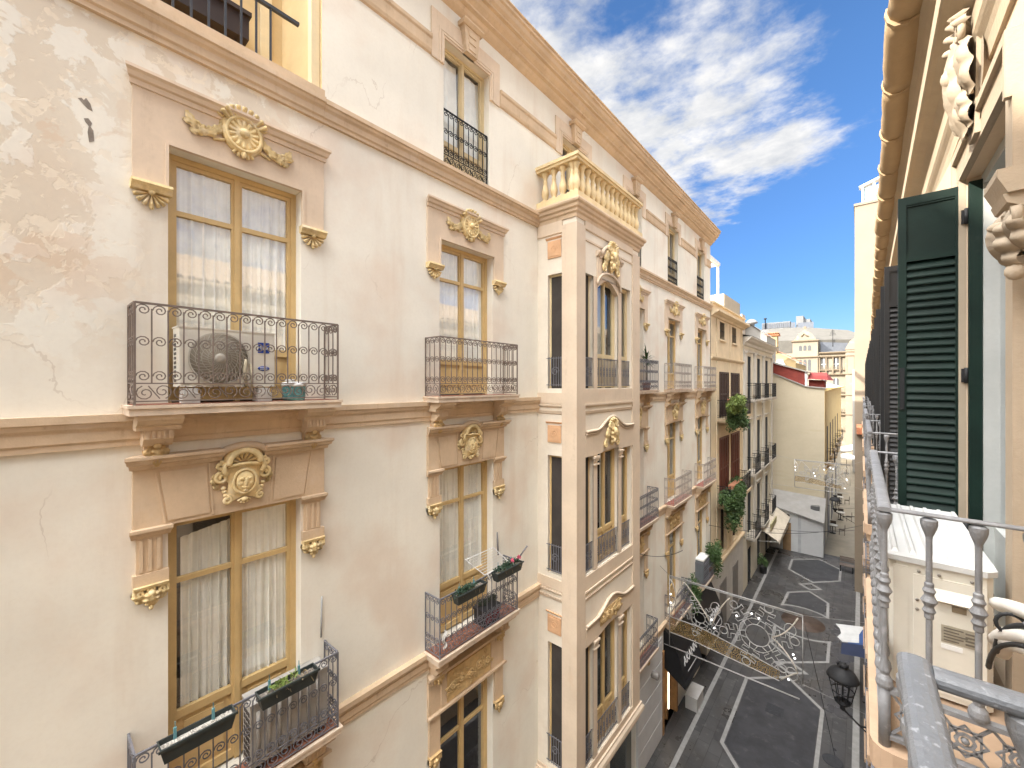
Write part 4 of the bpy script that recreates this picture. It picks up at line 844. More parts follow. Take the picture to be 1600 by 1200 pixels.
for (a0, a1, z0, z1) in W3:
    mb = MB(FL); mb.box(a0, a1, -.085, -.05, z0, z1); w = mb.build('window', M('dark_blue_grey_glass', (.022, .025, .03), .35, .1, 3, spec=.3), H3)
    mb = MB(FL); mb.box(a0 + .5, a0 + .6, -.05, -.0, z0, z1); mb.box(a0, a0 + .08, -.05, .0, z0, z1); mb.box(a1 - .08, a1, -.05, .0, z0, z1); mb.box(a0 + .08, a0 + .5, -.05, -.01, z0 + .7, z0 + .8); mb.box(a0 + .6, a1 - .08, -.05, -.01, z0 + .7, z0 + .8); mb.build('window_frame', M('grey_green_joinery', (.05, .053, .052), .6), w)
    if z0 > -10: mb = MB(FL); mb.prism_a([(.03, z1 + .32), (.16, z1 + .32), (.12, z1 + .22), (.03, z1 + .2)], a0 - .2, a1 + .2); mb.build('window_head', M('white_plaster', (.55, .52, .46)), w)
for c in C3:
    for z in (-1.0, -5.8, -9.95): bar_balcony(FL, c - 1.0, c + 1.0, z, .55, 1.05, H3, M('grey_stone_slab', (.42, .38, .32), .85, .1, 3), IRONB, pitch=.14, o=.03)

# ------------------------------------------------------------------ yellow house with the blank gable wall across the end of the street
H4 = bbox_building('blank_gable_house', 'pale yellow house showing a blank gable wall with a dark red attic', (-4, 50, G))
YP = M('pale_yellow_render', (.47, .41, .30), .85, .05, .5, .15, 25, dirt=(.38, .31, .19), dscale=.45, damt=.45, dstretch=(.35, 1, 2.4))
mb = MB(FW); Y0, Y1 = 41, 76; poly = [(-8, G), (-2.2, G), (-2.2, -.36), (-3.4, -.22), (-5.83, .95), (-8, 2.0)]
mb.quad(*[(x, Y0, z) for x, z in poly]); mb.quad((-2.2, Y0, G), (-2.2, Y1, G), (-2.2, Y1, -.36), (-2.2, Y0, -.36)); mb.quad((-2.2, Y0, -.36), (-2.2, Y1, -.36), (-3.4, Y1, -.22), (-3.4, Y0, -.22)); mb.quad((-3.4, Y0, -.22), (-3.4, Y1, -.22), (-8, Y1, 2), (-5.83, Y0, .95), ); mb.quad((-8, Y1, G), (-2.2, Y1, G), (-2.2, Y1, -.36), (-8, Y1, 2))
mb.build('wall', YP, H4, recalc=False)
mb = MB(FY(41))
def slope_box(mb, pts, o0, o1, t): mb.plate([*pts, *[(a, z - t) for a, z in reversed(pts)]], o0, o1)
slope_box(mb, [(-6.4, 1.30), (-3.4, -.14), (-2.1, -.29)], -.4, .12, .10); slope_box(mb, [(-6.4, 2.12), (-3.2, 1.0)], -1.9, .2, .09); mb.build('roof_edge', M('grey_lead', (.26, .24, .22), .7, .1, 4), H4)
RED = M('dark_red_paint', (.19, .035, .025), .7, .12, 3)
mb = MB(FY(41)); mb.plate([(-6.3, 1.14), (-3.55, -.14), (-3.45, -.14), (-3.45, .98), (-6.3, 1.98)], -.5, .03); mb.plate([(-3.25, -.2), (-2.2, -.3), (-2.2, .30), (-3.25, .36)], -2.0, -.3); mb.build('attic_wall', RED, H4)
mb = MB(FY(41)); mb.plate([(-3.47, -.15), (-3.30, -.17), (-3.30, .98), (-3.47, 1.0)], -.5, .06); mb.build('corner_post', WHITEP, H4)
mb = MB(FY(41)); mb.add([(-3.3, .2, .42), (-1.95, .2, .30), (-2.2, -2.4, .95), (-3.3, -2.4, 1.0)], [(0, 1, 2, 3)]); mb.add([(-1.95, .2, .30), (-1.7, -2.4, .3), (-2.2, -2.4, .95)], [(0, 1, 2)]); mb.build('attic_roof', M('red_roof_tile', (.20, .03, .025), .7, .2, 12), H4, recalc=False)
mb = MB(FX(-2.2))
mb.prism_a([(0, -.33), (.5, -.33), (.5, -.42), (.15, -.55), (0, -.6)], 41.0, 76)
mb.prism_a([(0, -7.0), (.15, -7.0), (.1, -7.2), (0, -7.2)], 41.0, 76); mb.build('eaves', M('sunny_ochre_render', (.62, .45, .20), .85, .06), H4)
mb = MB(FX(-2.2)); mb.box(41.0, 76, .002, .02, -7, -.6); mb.build('street_wall', M('sunny_ochre_render', (.62, .45, .20), .85, .06), H4)
for k, a in enumerate((44, 48.5, 53, 58, 64)):
    for z in (-6.6,) if k else (-6.6,):
        mb = MB(FX(-2.2)); mb.box(a - .6, a + .6, .02, .04, z, z + 3); mb.build('window', DARK, H4)
        bar_balcony(FX(-2.2), a - 1.0, a + 1.0, z, .55, 1.0, H4, SLABT, IRONB, pitch=.2, o=.02)
for a in (46, 52, 60): mb = MB(FX(-2.2)); mb.box(a - 1.4, a + 1.4, .0, .03, G, -9.2); mb.build('shop_front', M('dark_shop_front', (.055, .04, .03), .4), H4)
# lean-to annex at the foot of the gable wall
AN = bbox_building('lean_to_annex', 'small white lean-to annex at the foot of the blank yellow gable', (-3.9, 40, G))
WA = M('white_annex_render', (.50, .50, .49), .8, .04, 1.2, .1, 30, dirt=(.48, .46, .43), dscale=1, damt=.4)
mb = MB(FW); xs = (-5.6, -2.16); mb.quad((xs[0], 39, G), (xs[1], 39, G), (xs[1], 39, -10.45), (xs[0], 39, -9.75)); mb.quad((xs[1], 39, G), (xs[1], 40.99, G), (xs[1], 40.99, -9.2), (xs[1], 39, -10.45)); mb.build('wall', WA, AN, recalc=False)
mb = MB(FW); mb.add([(-5.7, 38.8, -9.72), (-2.1, 38.8, -10.5), (-2.1, 40.99, -9.1), (-5.7, 40.99, -8.9), (-5.7, 38.8, -9.82), (-2.1, 38.8, -10.6), (-2.1, 40.99, -9.2), (-5.7, 40.99, -9.0)], [(0, 1, 2, 3), (4, 5, 6, 7), (0, 1, 5, 4), (1, 2, 6, 5), (0, 3, 7, 4)]); mb.build('roof', M('pale_sheet_roof', (.26, .25, .235), .6, .08, 2), AN)
mb = MB(FW); mb.box(-3.0, -2.45, 39.6, 40.2, -9.85, -9.55); mb.build('skylight', M('dark_vent', (.10, .10, .10), .5), AN)
mb = MB(FY(39)); mb.box(-4.75, -4.2, .0, .03, G, -11.0); mb.build('door', M('brown_door', (.26, .16, .08), .6), AN)
mb = MB(FY(39)); mb.box(-4.75, -4.3, .0, .02, -10.7, -10.35); mb.build('vent', DARK, AN)
mb = MB(FY(39)); mb.box(-3.75, -3.55, .0, .03, G, -10.3); mb.build('downpipe', M('grey_pipe', (.40, .40, .40), .6), AN)
# awning
def awning():
    t = thing('awning', (-5.6, 36.5, -9.9), 'beige fabric awning sloping from the house wall beside the white annex', 'awning')
    mb = MB(FW); A, B, C_, D_ = (-5.62, 33.6, -10.15), (-5.62, 40.0, -9.35), (-4.25, 39.0, -10.55), (-4.35, 33.9, -11.05)
    up = [(A[0], A[1], A[2]), (B[0], B[1], B[2]), (C_[0], C_[1], C_[2]), (D_[0], D_[1], D_[2])]
    mb.add([*up, *[(x, y, z - .03) for x, y, z in up]], [(0, 1, 2, 3), (7, 6, 5, 4), (0, 4, 5, 1), (1, 5, 6, 2), (2, 6, 7, 3), (3, 7, 4, 0)])
    mb.build('canopy', M('beige_canvas', (.52, .46, .37), .85, .08, 3, dirt=(.36, .29, .21), dscale=2, damt=.4), t)
    mb = MB(FW); mb.box(D_[0] - .02, D_[0] + .01, D_[1], C_[1], D_[2] - .22, D_[2] - .0); mb.build('valance', M('beige_canvas', (.52, .46, .37)), t)
    mb = MB(FW); mb.tube([(-5.6, 34, -11.3), D_], .025, 5); mb.tube([(-5.6, 38.8, -11.0), C_], .025, 5); mb.build('arm', WHITEP, t)
awning()
mb = MB(FW); mb.box(-4.9, -4.82, 34.0, 36.4, -10.35, -9.95); tag(mb.build('sign_board', M('olive_board', (.36, .32, .18), .7, .2, 3)), 'olive and cream sign board above the beige awning', 'sign')
# ------------------------------------------------------------------ roofs and palaces beyond
BY = thing('yellow_roof_house', (-7, 62, G), 'bright yellow house behind the red attic with a tile-capped chimney', 'building')
YB = M('bright_yellow_render', (.36, .27, .14), .85, .05)
mb = MB(FW); mb.plan([(-12, 60), (-6.0, 60), (-6.0, 72), (-12, 72)], G, 2.6); mb.quad((-12, 60, 2.6), (-6, 60, 2.6), (-6, 60, 2.75), (-8.8, 60, 4.5), (-12, 60, 4.5)); mb.build('wall', YB, BY)
mb = MB(FW); mb.add([(-12, 59.7, 4.62), (-8.8, 59.7, 4.62), (-5.6, 59.7, 2.72), (-5.6, 72, 2.72), (-8.8, 72, 4.62), (-12, 72, 4.62)], [(0, 1, 4, 5), (1, 2, 3, 4)]); mb.build('roof', M('terracotta_roof', (.33, .14, .07), .8, .2, 6), BY, recalc=False)
mb = MB(FW); mb.box(-9.0, -7.9, 59.9, 61, 3.8, 6.0); mb.build('chimney', YB, BY)
mb = MB(FW); mb.box(-9.2, -7.7, 59.7, 61.2, 6.0, 6.15)
for k in range(6): mb.lathe([(.12, 0), (.12, 1.6)], (-9.05 + k * .24, 59.65, 6.30), 8, 'o')
mb.build('chimney_cap', M('terracotta_roof', (.33, .14, .07)), BY)
mb = MB(FY(60)); mb.plate([(-8.6, 2.0), (-6.9, 2.0), (-7.3, 2.95), (-7.8, 2.95)], 0.02, .3); mb.build('dormer', WHITEP, BY)
BW = thing('white_gable_house', (-9, 52, G), 'small white gabled rooftop house behind the pilastered house', 'building')
mb = MB(FW); mb.plan([(-10.4, 50), (-7.5, 50), (-7.5, 56), (-10.4, 56)], G, 5.1); mb.quad((-10.4, 50, 5.1), (-7.5, 50, 5.1), (-8.95, 50, 6.3)); mb.build('wall', M('sunlit_white_render', (.27, .255, .23), .85, .05), BW)
mb = MB(FW); mb.quad((-10.5, 49.8, 5.1), (-8.95, 49.8, 6.4), (-8.95, 56, 6.4), (-10.5, 56, 5.1)); mb.quad((-7.4, 49.8, 5.1), (-8.95, 49.8, 6.4), (-8.95, 56, 6.4), (-7.4, 56, 5.1)); mb.build('roof', M('whitewashed_roof', (.22, .21, .19)), BW, recalc=False)
mb = MB(FW); mb.lathe([(.3, 6.2), (.3, 6.9), (.62, 7.0), (.62, 7.1), (.35, 7.4), (.05, 7.5)], (-9.6, 54, 0), 12); mb.build('roof_vent', M('white_vent_cowl', (.2, .2, .2)), BW)
BP = thing('party_wall_building', (-8, 33, G), 'tall plain cream block rising behind the tan house', 'building')
mb = MB(FW); mb.plan([(-12, 29.8), (-6.9, 29.8), (-6.9, 34.5), (-12, 34.5)], G, 6.0); mb.build('wall', M('plain_cream_render', (.42, .36, .27), .85, .05), BP)
mb = MB(FW); mb.plan([(-13, 48), (-9.4, 48), (-9.4, 49.5), (-13, 49.5)], 2, 7.3); mb.build('stair_tower', M('brown_grey_render', (.40, .34, .28), .85), BP)
BG = thing('office_block', (-16, 155, G), 'long pale grey modern block on the skyline with dark glass ends', 'building')
mb = MB(FW); mb.plan([(-30, 150), (-13, 150), (-10.5, 165), (-30, 165)], G, 17.2); mb.plan([(-24, 151), (-16.5, 151), (-16.5, 160), (-24, 160)], 17.2, 19.3); mb.plan([(-15, 151), (-13.2, 151), (-13.2, 158), (-15, 158)], 17.2, 20.6); mb.plan([(-13.2, 152), (-11.6, 152), (-11.6, 158), (-13.2, 158)], 17.2, 19.6); mb.build('wall', M('pale_grey_cladding', (.16, .16, .16), .7, .05), BG)
mb = MB(FY(150)); mb.box(-16.2, -15.1, .01, .2, 16.6, 18.7); mb.box(-14.4, -10.6, .01, .2, 16.2, 18.4)
for k in range(14): mb.box(-24 + k * .55, -23.7 + k * .55, -.95, -.8, 17.5, 19.0)
mb.build('glazing', M('dark_skyline_glass', (.12, .13, .15), .3), BG)
mb = MB(FW); mb.lathe([(.15, 17), (.15, 20.4), (.4, 20.4), (.4, 20.8)], (-23, 150.5, 0), 8); mb.build('flue', IRONB, BG)
PAL = thing('ornate_palace', (-5, 100, G), 'ornate cream palace with arched windows and a pedimented pavilion closing the view', 'building')
PC = M('palace_stone', (.235, .20, .15), .85, .06, .6, dirt=(.56, .44, .30), dscale=.8, damt=.4)
mb = MB(FW); mb.plan([(-10, 95), (-6.1, 95), (-6.1, 99), (-10, 99)], G, 8.3); mb.plan([(-40, 95.4), (6, 95.4), (6, 110), (-40, 110)], G, 5.9)
mb.plan([(-2.1, 95), (3, 95), (3, 101), (-2.1, 101)], G, 6.2); mb.fr = FY(95)
mb.plate([(-9.8, 8.3), (-6.3, 8.3), (-7.1, 9.6), (-7.6, 9.9), (-8.05, 10.5), (-8.5, 9.9), (-9.0, 9.6)], -1.5, .1); mb.plate([(-2.2, 6.2), (2.5, 6.2), (2.2, 7.4), (1.4, 8.3), (.2, 8.9), (-.5, 8.6), (-1.5, 7.7)], -3, .1); mb.build('wall', PC, PAL)
mb = MB(FY(95))
for z in (8.25, 5.2, 1.9, -1.9, -5.4): mb.prism_a([(0, z), (.30, z), (.30, z - .12), (.12, z - .3), (0, z - .34)], -10.2, -5.9); mb.prism_a([(-.4, min(z, 5.9) + .0), (.1, min(z, 5.9)), (.1, min(z, 5.9) - .14), (-.1, min(z, 5.9) - .34), (-.4, min(z, 5.9) - .36)], -5.88, 6)
for k in range(9): mb.box(-5.95 + k * 1.0, -5.80 + k * 1.0, -.4, .02, 2.0, 4.9)
mb.build('cornice', M('palace_trim', (.20, .155, .105), .85, .06), PAL)
mb = MB(FW); mb.add([(-14, 96, 8.6), (-6, 97, 8.4), (-9, 108, 12.2), (-16, 108, 12.4)], [(0, 1, 2, 3)]); mb.add([(-6, 97, 8.4), (2, 100, 8.2), (-2, 108, 11), (-9, 108, 12.2)], [(0, 1, 2, 3)]); mb.add([(-14, 96, 5.9), (-6, 97, 5.9), (2, 100, 5.9), (2, 100, 8.2), (-6, 97, 8.4), (-14, 96, 8.6)], [(0, 1, 4, 5), (1, 2, 3, 4)]); mb.build('roof', M('palace_grey_roof', (.10, .093, .08), .8, .1, 1), PAL, recalc=False)
mb = MB(FW); mb.quad((-5.8, 96.8, 5.9), (-1.2, 98.6, 5.9), (-1.2, 98.6, 7.6), (-5.8, 96.8, 7.9)); mb.build('mansard_glazing', M('dark_skyline_glass', (.12, .13, .15)), PAL, recalc=False)
def arch_poly(a, w, z0, z1): return [(a - w, z0), (a + w, z0), (a + w, z1 - w)] + [(a + w * math.cos(t), z1 - w + w * math.sin(t)) for t in [PI * i / 8 for i in range(1, 8)]] + [(a - w, z1 - w)]
PG = M('palace_window', (.10, .10, .10), .25, .1)
for a in (-5.2, -3.45, -1.7, .2):
    for z0, z1 in ((2.7, 4.8), (-1.3, 1.1), (-4.9, -2.6), (-8.2, -6.1), (-12, -9.4)):
        mb = MB(FY(95.38)); mb.plate(arch_poly(a, .42, z0, z1), -.05, .02); w = mb.build('window', PG, PAL)
        mb = MB(FY(95.38)); mb.box(a - .05, a + .05, .02, .06, z0, z1); mb.box(a - .42, a + .42, .02, .05, z0 + .9, z0 + 1.0); mb.build('window_frame', WHITEP, w)
        mb = MB(FY(95.38)); mb.box(a - .8, a + .8, .0, .35, z0 - .2, z0 - .05)
        for k in range(9): mb.box(a - .75 + k * .18, a - .70 + k * .18, .28, .32, z0 - .05, z0 + .55)
        mb.build('balcony', M('palace_trim', (.20, .155, .105)), w)
for z0, z1 in ((6.3, 7.3), (2.5, 4.6), (-1.5, 1.0), (-5, -2.6)):
    for a in (-8.75, -8.05, -7.35):
        mb = MB(FY(95)); mb.plate(arch_poly(a, .24, z0, z1), -.05, .03); mb.build('window', PG, PAL)
mb = MB(FY(95)); mb.tube([(-8.6, .15, 9.0), (-8.2, .2, 9.6), (-7.9, .2, 9.2), (-7.5, .15, 9.0)], .12, 5); mb.box(-8.25, -7.85, -.3, .1, 10.4, 10.9); mb.build('pediment_relief', M('palace_trim', (.20, .155, .105)), PAL)
BR = thing('plaza_side_house', (.5, 84, G), 'sunlit white house on the right side of the alley mouth', 'building')
mb = MB(FW); mb.plan([(-.95, 80), (3, 80), (3, 90), (-.95, 90)], G, 2.2); mb.build('wall', M('sunlit_white_render', (.27, .255, .23), .85, .05), BR)
mb = MB(FX(-.95)); mb.box(80.5, 89.5, -.03, -.01, -11, -12.5); mb.build('shop_front', DARK, BR)
# right-hand tower projecting into the street
TW = thing('corner_tower', (2.5, 37, G), 'tall plain cream block projecting on the right beyond the tiled eaves', 'building')
TC = M('tower_render', (.235, .19, .14), .85, .05, .8, .15, 25)
mb = MB(FW); mb.plan([(-.30, 34), (6, 34), (6, 44), (-.30, 44)], G, 11.3); mb.plan([(-.34, 33.94), (6.05, 33.94), (6.05, 44.06), (-.34, 44.06)], 11.3, 11.45); mb.build('wall', TC, TW)
mb = MB(FY(33.94)); mb.box(.05, 3, -2.4, -2.36, 11.45, 13.2); mb.plate([(.0, 13.2), (3, 14.3), (3, 14.4), (-.1, 13.3)], -2.8, -2.2)
for a in (.05, .62, 1.2, 2): mb.box(a, a + .1, -2.34, -2.26, 11.45, 13.3 + a * .3)
mb.box(.05, 3, -2.35, -2.27, 11.45, 11.9); gp = mb.build('roof_lantern', WHITEP, TW)
mb = MB(FY(33.94)); mb.box(.15, 3, -2.33, -2.30, 11.9, 13.2); mb.build('pane', PANED, gp)
mb = MB(FX(-.30)); mb.box(35.2, 43, .001, .02, G, -10); mb.build('shop_front', M('dark_shop_front', (.055, .04, .03)), TW)
# white pergola and antenna on the roof of the tan house
t = thing('roof_pergola', (-6.5, 26, 4.0), 'white steel pergola frame on the roof of the tan house', 'pergola')
mb = MB(FW)
for x, y in ((-6.4, 26.2), (-6.4, 23), (-8.4, 26.2), (-8.4, 23)): mb.box(x - .06, x + .06, y - .06, y + .06, 4.0, 7.0)
mb.box(-8.5, -6.3, 26.1, 26.3, 6.95, 7.12); mb.box(-8.5, -6.3, 22.9, 23.1, 6.95, 7.12); mb.box(-6.5, -6.3, 23.1, 26.1, 6.95, 7.12); mb.build('frame', WHITEP, t)
for x, y, z, lb in ((-4.0, 97.5, 7.0, 'thin rooftop aerial above the ornate palace'), (-8.2, 27.5, 4.1, 'thin rooftop aerial on the tan house')):
    mb = MB(FW); mb.tube([(x, y, z), (x, y, z + 3.2)], .03 + y * .0004, 4)
    for k in range(4): mb.tube([(x - .5 + .08 * k, y, z + 2.2 + .25 * k), (x + .5 - .08 * k, y, z + 2.2 + .25 * k)], .02 + y * .0003, 4)
    tag(mb.build('aerial', IRONB), lb, 'aerial')
# ------------------------------------------------------------------ the near building on the right, with its tiled eaves, green shutters and cast iron balconies
NB = thing('balcony_building', (3, 10, G), 'peach house at the right edge with green shutters, cast iron balconies and tiled eaves', 'building')
RWALL = M('peach_render', (.60, .465, .325), .85, .06, 1.2, .2, 40, dirt=(.58, .43, .29), dscale=1.5, damt=.4)
RTRIM = M('pale_plaster_trim', (.37, .30, .22), .8, .05, 2, .2, 60)
CR = [3.04 + 3.05 * k for k in range(-2, 10)]; HR = .515
wr = [(c - HR, c + HR, zf, zh) for c in CR for zf, zh in ((-1.30, 1.20), (-5.6, -2.6), (-9.9, -7.0))]
Y0R, Y1R = -14, 33.9
mb = MB(FR); cells(mb, Y0R, Y1R, G, 1.6, wr, .12); mb.quad((Y1R, 0, G), (Y1R, -9, G), (Y1R, -9, 2.4), (Y1R, 0, 2.4)); mb.quad((Y0R, 0, G), (Y0R, -9, G), (Y0R, -9, 2.4), (Y0R, 0, 2.4)); mb.quad((Y0R, -9, G), (Y1R, -9, G), (Y1R, -9, 2.4), (Y0R, -9, 2.4))
mb.build('wall', RWALL, NB, recalc=False)
EAVE = M('ochre_eaves_plaster', (.385, .275, .16), .8, .1, 2, .2, 40, dirt=(.42, .29, .16), dscale=3, damt=.45)
mb = MB(FRE)
mb.prism_a([(-.05, 1.53), (.012, 1.53), (.02, 1.60), (.03, 1.63), (.05, 1.66), (.06, 1.68), (.06, 1.79), (.045, 1.80), (.055, 1.84), (.085, 1.88), (.13, 1.905), (.155, 1.91), (.165, 1.92), (.165, 2.04), (.15, 2.05), (.13, 2.07), (.13, 2.22), (.16, 2.30), (.20, 2.34), (.20, 2.44), (-.3, 2.44)], Y0R, 31.6)
mb.build('cornice', M('pale_cornice_plaster', (.45, .365, .26), .8, .07, 2, .2, 40, dirt=(.50, .37, .23), dscale=2, damt=.4), NB)
# eaves gutter in lengths, slightly out of line
mb = MB(FRE); y = Y0R; rnd = random.Random(5)
GP = [(.17, 2.44), (.17, 2.36), (.19, 2.335), (.245, 2.312), (.305, 2.322), (.338, 2.36), (.352, 2.41), (.345, 2.44)]
while y < 31.6:
    L = .84; j = rnd.uniform(-.012, .012); k = rnd.uniform(-.012, .012); n = len(GP); seg = 6; vs = []
    for i in range(seg + 1):
        t = i / seg; sag = .012 * math.sin(PI * t); w = rnd.uniform(-.005, .005)
        vs += [(y + t * L, o + (j + w) * (o > .2), z - sag + k * (1 if o > .2 else 0) + w * .6) for o, z in GP]
    fs = []
    for i in range(seg):
        for q in range(n): fs.append((i * n + q, i * n + (q + 1) % n, (i + 1) * n + (q + 1) % n, (i + 1) * n + q))
    mb.add(vs, fs + [tuple(range(n)), tuple(range(seg * n, seg * n + n))], True)
    mb.prism_a([(.18, 2.44), (.18, 2.338), (.245, 2.303), (.31, 2.313), (.345, 2.355), (.36, 2.41), (.352, 2.45)], y - .02, y + .012); y += L
mb.build('gutter', EAVE, NB)
# tiled roof rising behind the gutter
def tiled(mb, fr, a0, a1, o0, z0, o1, z1, pitch=.24):
    n = int((a1 - a0) / pitch); rows = 10
    for i in range(n):
        c = a0 + (i + .5) * pitch
        def fn(u, v, c=c):
            th = PI * u; st = (v * rows) % 1
            return fr(c + math.cos(th) * pitch * .40, o0 + (o1 - o0) * v, z0 + (z1 - z0) * v + math.sin(th) * .085 + .03 * (1 - st) * 0)
        mb.grid(fn, 5, 6)
    mb.add([fr(a0, o0, z0), fr(a1, o0, z0), fr(a1, o1, z1), fr(a0, o1, z1)], [(0, 1, 2, 3)])
mb = MB(FW); tiled(mb, FRE, Y0R, 31.6, .32, 2.45, -5.0, 4.3); mb.build('roof', M('weathered_clay_tile', (.27, .19, .125), .85, .25, 5, .2, 30, dirt=(.30, .25, .2), dscale=3, damt=.6), NB, recalc=False)
mb = MB(FRE); mb.quad((Y0R, -5, 4.3), (31.6, -5, 4.3), (31.6, -9, 2.4), (Y0R, -9, 2.4)); mb.quad((Y0R, .1, 2.44), (Y0R, -5, 4.3), (Y0R, -9, 2.4), (Y0R, -5, 2.4)); mb.build('roof_back', ROOFT, NB, recalc=False)
GRN = M('dark_green_shutter_paint', (.006, .018, .013), .5, .2, 4, .06, 90, spec=.22, dirt=(.03, .045, .038), dscale=9, dirt_lo=.55, dirt_hi=.8, damt=.3)
GRY = M('dark_grey_shutter_paint', (.015, .015, .015), .5, .12, 4)
IRC = M('light_grey_cast_iron', (.165, .165, .168), .5, .14, 10, .25, 110, spec=.5, dirt=(.27, .27, .27), dscale=16, dirt_lo=.55, dirt_hi=.68, damt=.7)
RAILP = M('scuffed_grey_handrail', (.125, .13, .137), .45, .10, 8, .25, 80, spec=.55, dirt=(.36, .37, .38), dscale=60, dirt_lo=.58, dirt_hi=.66, damt=.5)
SLABR = M('salmon_slab', (.38, .265, .175), .8, .12, 4, .2, 40, dirt=(.42, .30, .2), dscale=5, damt=.5)
def leaf_shutter(parent, mat, y, x0, x1, z0, z1, th=.035, flip=False, slats=True):
    """a louvred leaf standing square to the wall, hinged at x1"""
    mb = MB(FW); y0, y1 = y, y + th
    mb.box(x0, x0 + .038, y0, y1, z0, z1); mb.box(x1 - .038, x1, y0, y1, z0, z1)
    zt = z1 - .36
    for a, b in ((z1 - .05, z1), (zt - .045, zt), (z0, z0 + .09)): mb.box(x0 + .038, x1 - .038, y0 + .001, y1 - .001, a, b)
    mb.box(x0 + .038, x1 - .038, y0 + .014, y1 - .010, zt, z1 - .05)
    for (a, b) in ((zt, zt + .012), (z1 - .062, z1 - .05)): mb.box(x0 + .038, x1 - .038, y0 + .006, y0 + .014, a, b)
    s_ = mb.build('shutter', mat, parent)
    mb = MB(FW); z = z0 + .09; zc = zt - .045; k = int((zc - z) / .047)
    for i in range(k):
        zz = z + (i + .5) * (zc - z) / k + .0035 * math.sin(i * 12.9 + y * 7) * math.sin(i * 4.1)
        mb.add([(x0 + .038, y0 + .003, zz - .030), (x1 - .038, y0 + .003, zz - .030), (x1 - .038, y1 - .004, zz + .022), (x0 + .038, y1 - .004, zz + .022), (x0 + .038, y0 + .003, zz - .023), (x1 - .038, y0 + .003, zz - .023), (x1 - .038, y1 - .004, zz + .029), (x0 + .038, y1 - .004, zz + .029)], [(0, 1, 2, 3), (4, 5, 6, 7), (0, 1, 5, 4), (2, 3, 7, 6), (0, 3, 7, 4), (1, 2, 6, 5)])
    mb.build('louvres', mat, s_)
    return s_
BALP = [(.030, 0), (.034, .012), (.030, .03), (.018, .045), (.022, .06), (.016, .085), (.0115, .11), (.0115, .285), (.017, .29), (.0165, .305), (.024, .315), (.017, .327), (.017, .332), (.030, .35), (.017, .368), (.017, .373), (.024, .385), (.0165, .397), (.017, .41), (.0115, .415), (.0115, .565), (.014, .575), (.026, .60), (.030, .615), (.030, .63), (.022, .635)]
def baluster_mb(mb, a, o, z0, h, n=18):
    s = h / .635; mb.lathe([(r * .74, q * s) for r, q in BALP], (a, o, z0), n, smooth=n < 10)
def star_panel(mb, a0, a1, o, z0, z1, along=True):
    """cast lattice of interlaced star straps"""
    P = (lambda t, z: (t, o, z)) if along else (lambda t, z: (o, t, z)); h = z1 - z0; n = max(1, round((a1 - a0) / (h * .95))); w = (a1 - a0) / n
    for i in range(n):
        c = a0 + w * (i + .5); zc = (z0 + z1) / 2; r = min(w, h) * .52
        for rot in (0, PI / 4):
            q = [P(c + r * .82 * math.cos(rot + k * PI / 2), zc + r * .82 * math.sin(rot + k * PI / 2)) for k in range(4)]; mb.tube(q, .0055, 4, True)
        q = [P(c + r * .36 * math.cos(k * PI / 4), zc + r * .36 * math.sin(k * PI / 4)) for k in range(8)]; mb.tube(q, .006, 4, True)
        mb.ball(P(c, zc), .012, .012, .012, 6, 4)
        for k in range(4): t = PI / 4 + k * PI / 2; mb.tube([P(c + r * .36 * math.cos(t), zc + r * .36 * math.sin(t)), P(c + w * .5 * (1 if math.cos(t) > 0 else -1), zc + h * .5 * (1 if math.sin(t) > 0 else -1))], .0055, 4)
def flat_rail(mb, p, q, w, t, zc, bev=.3):
    """handrail of rounded flat section between two plan points"""
    p = Vector(p); q = Vector(q); d = (q - p).normalized(); nn = Vector((-d.y, d.x)); prof = [(-.42, -.5), (.42, -.5), (.48, -.3), (.5, -.05), (.46, .2), (.36, .38), (.2, .48), (0, .5), (-.2, .48), (-.36, .38), (-.46, .2), (-.5, -.05), (-.48, -.3)]; vs = []
    for e in (p, q): vs += [(e.x + nn.x * u * w, e.y + nn.y * u * w, zc + v * t) for u, v in prof]
    n = len(prof); mb.add(vs, [(i, (i + 1) % n, n + (i + 1) % n, n + i) for i in range(n)] + [tuple(range(n - 1, -1, -1)), tuple(range(n, 2 * n))])
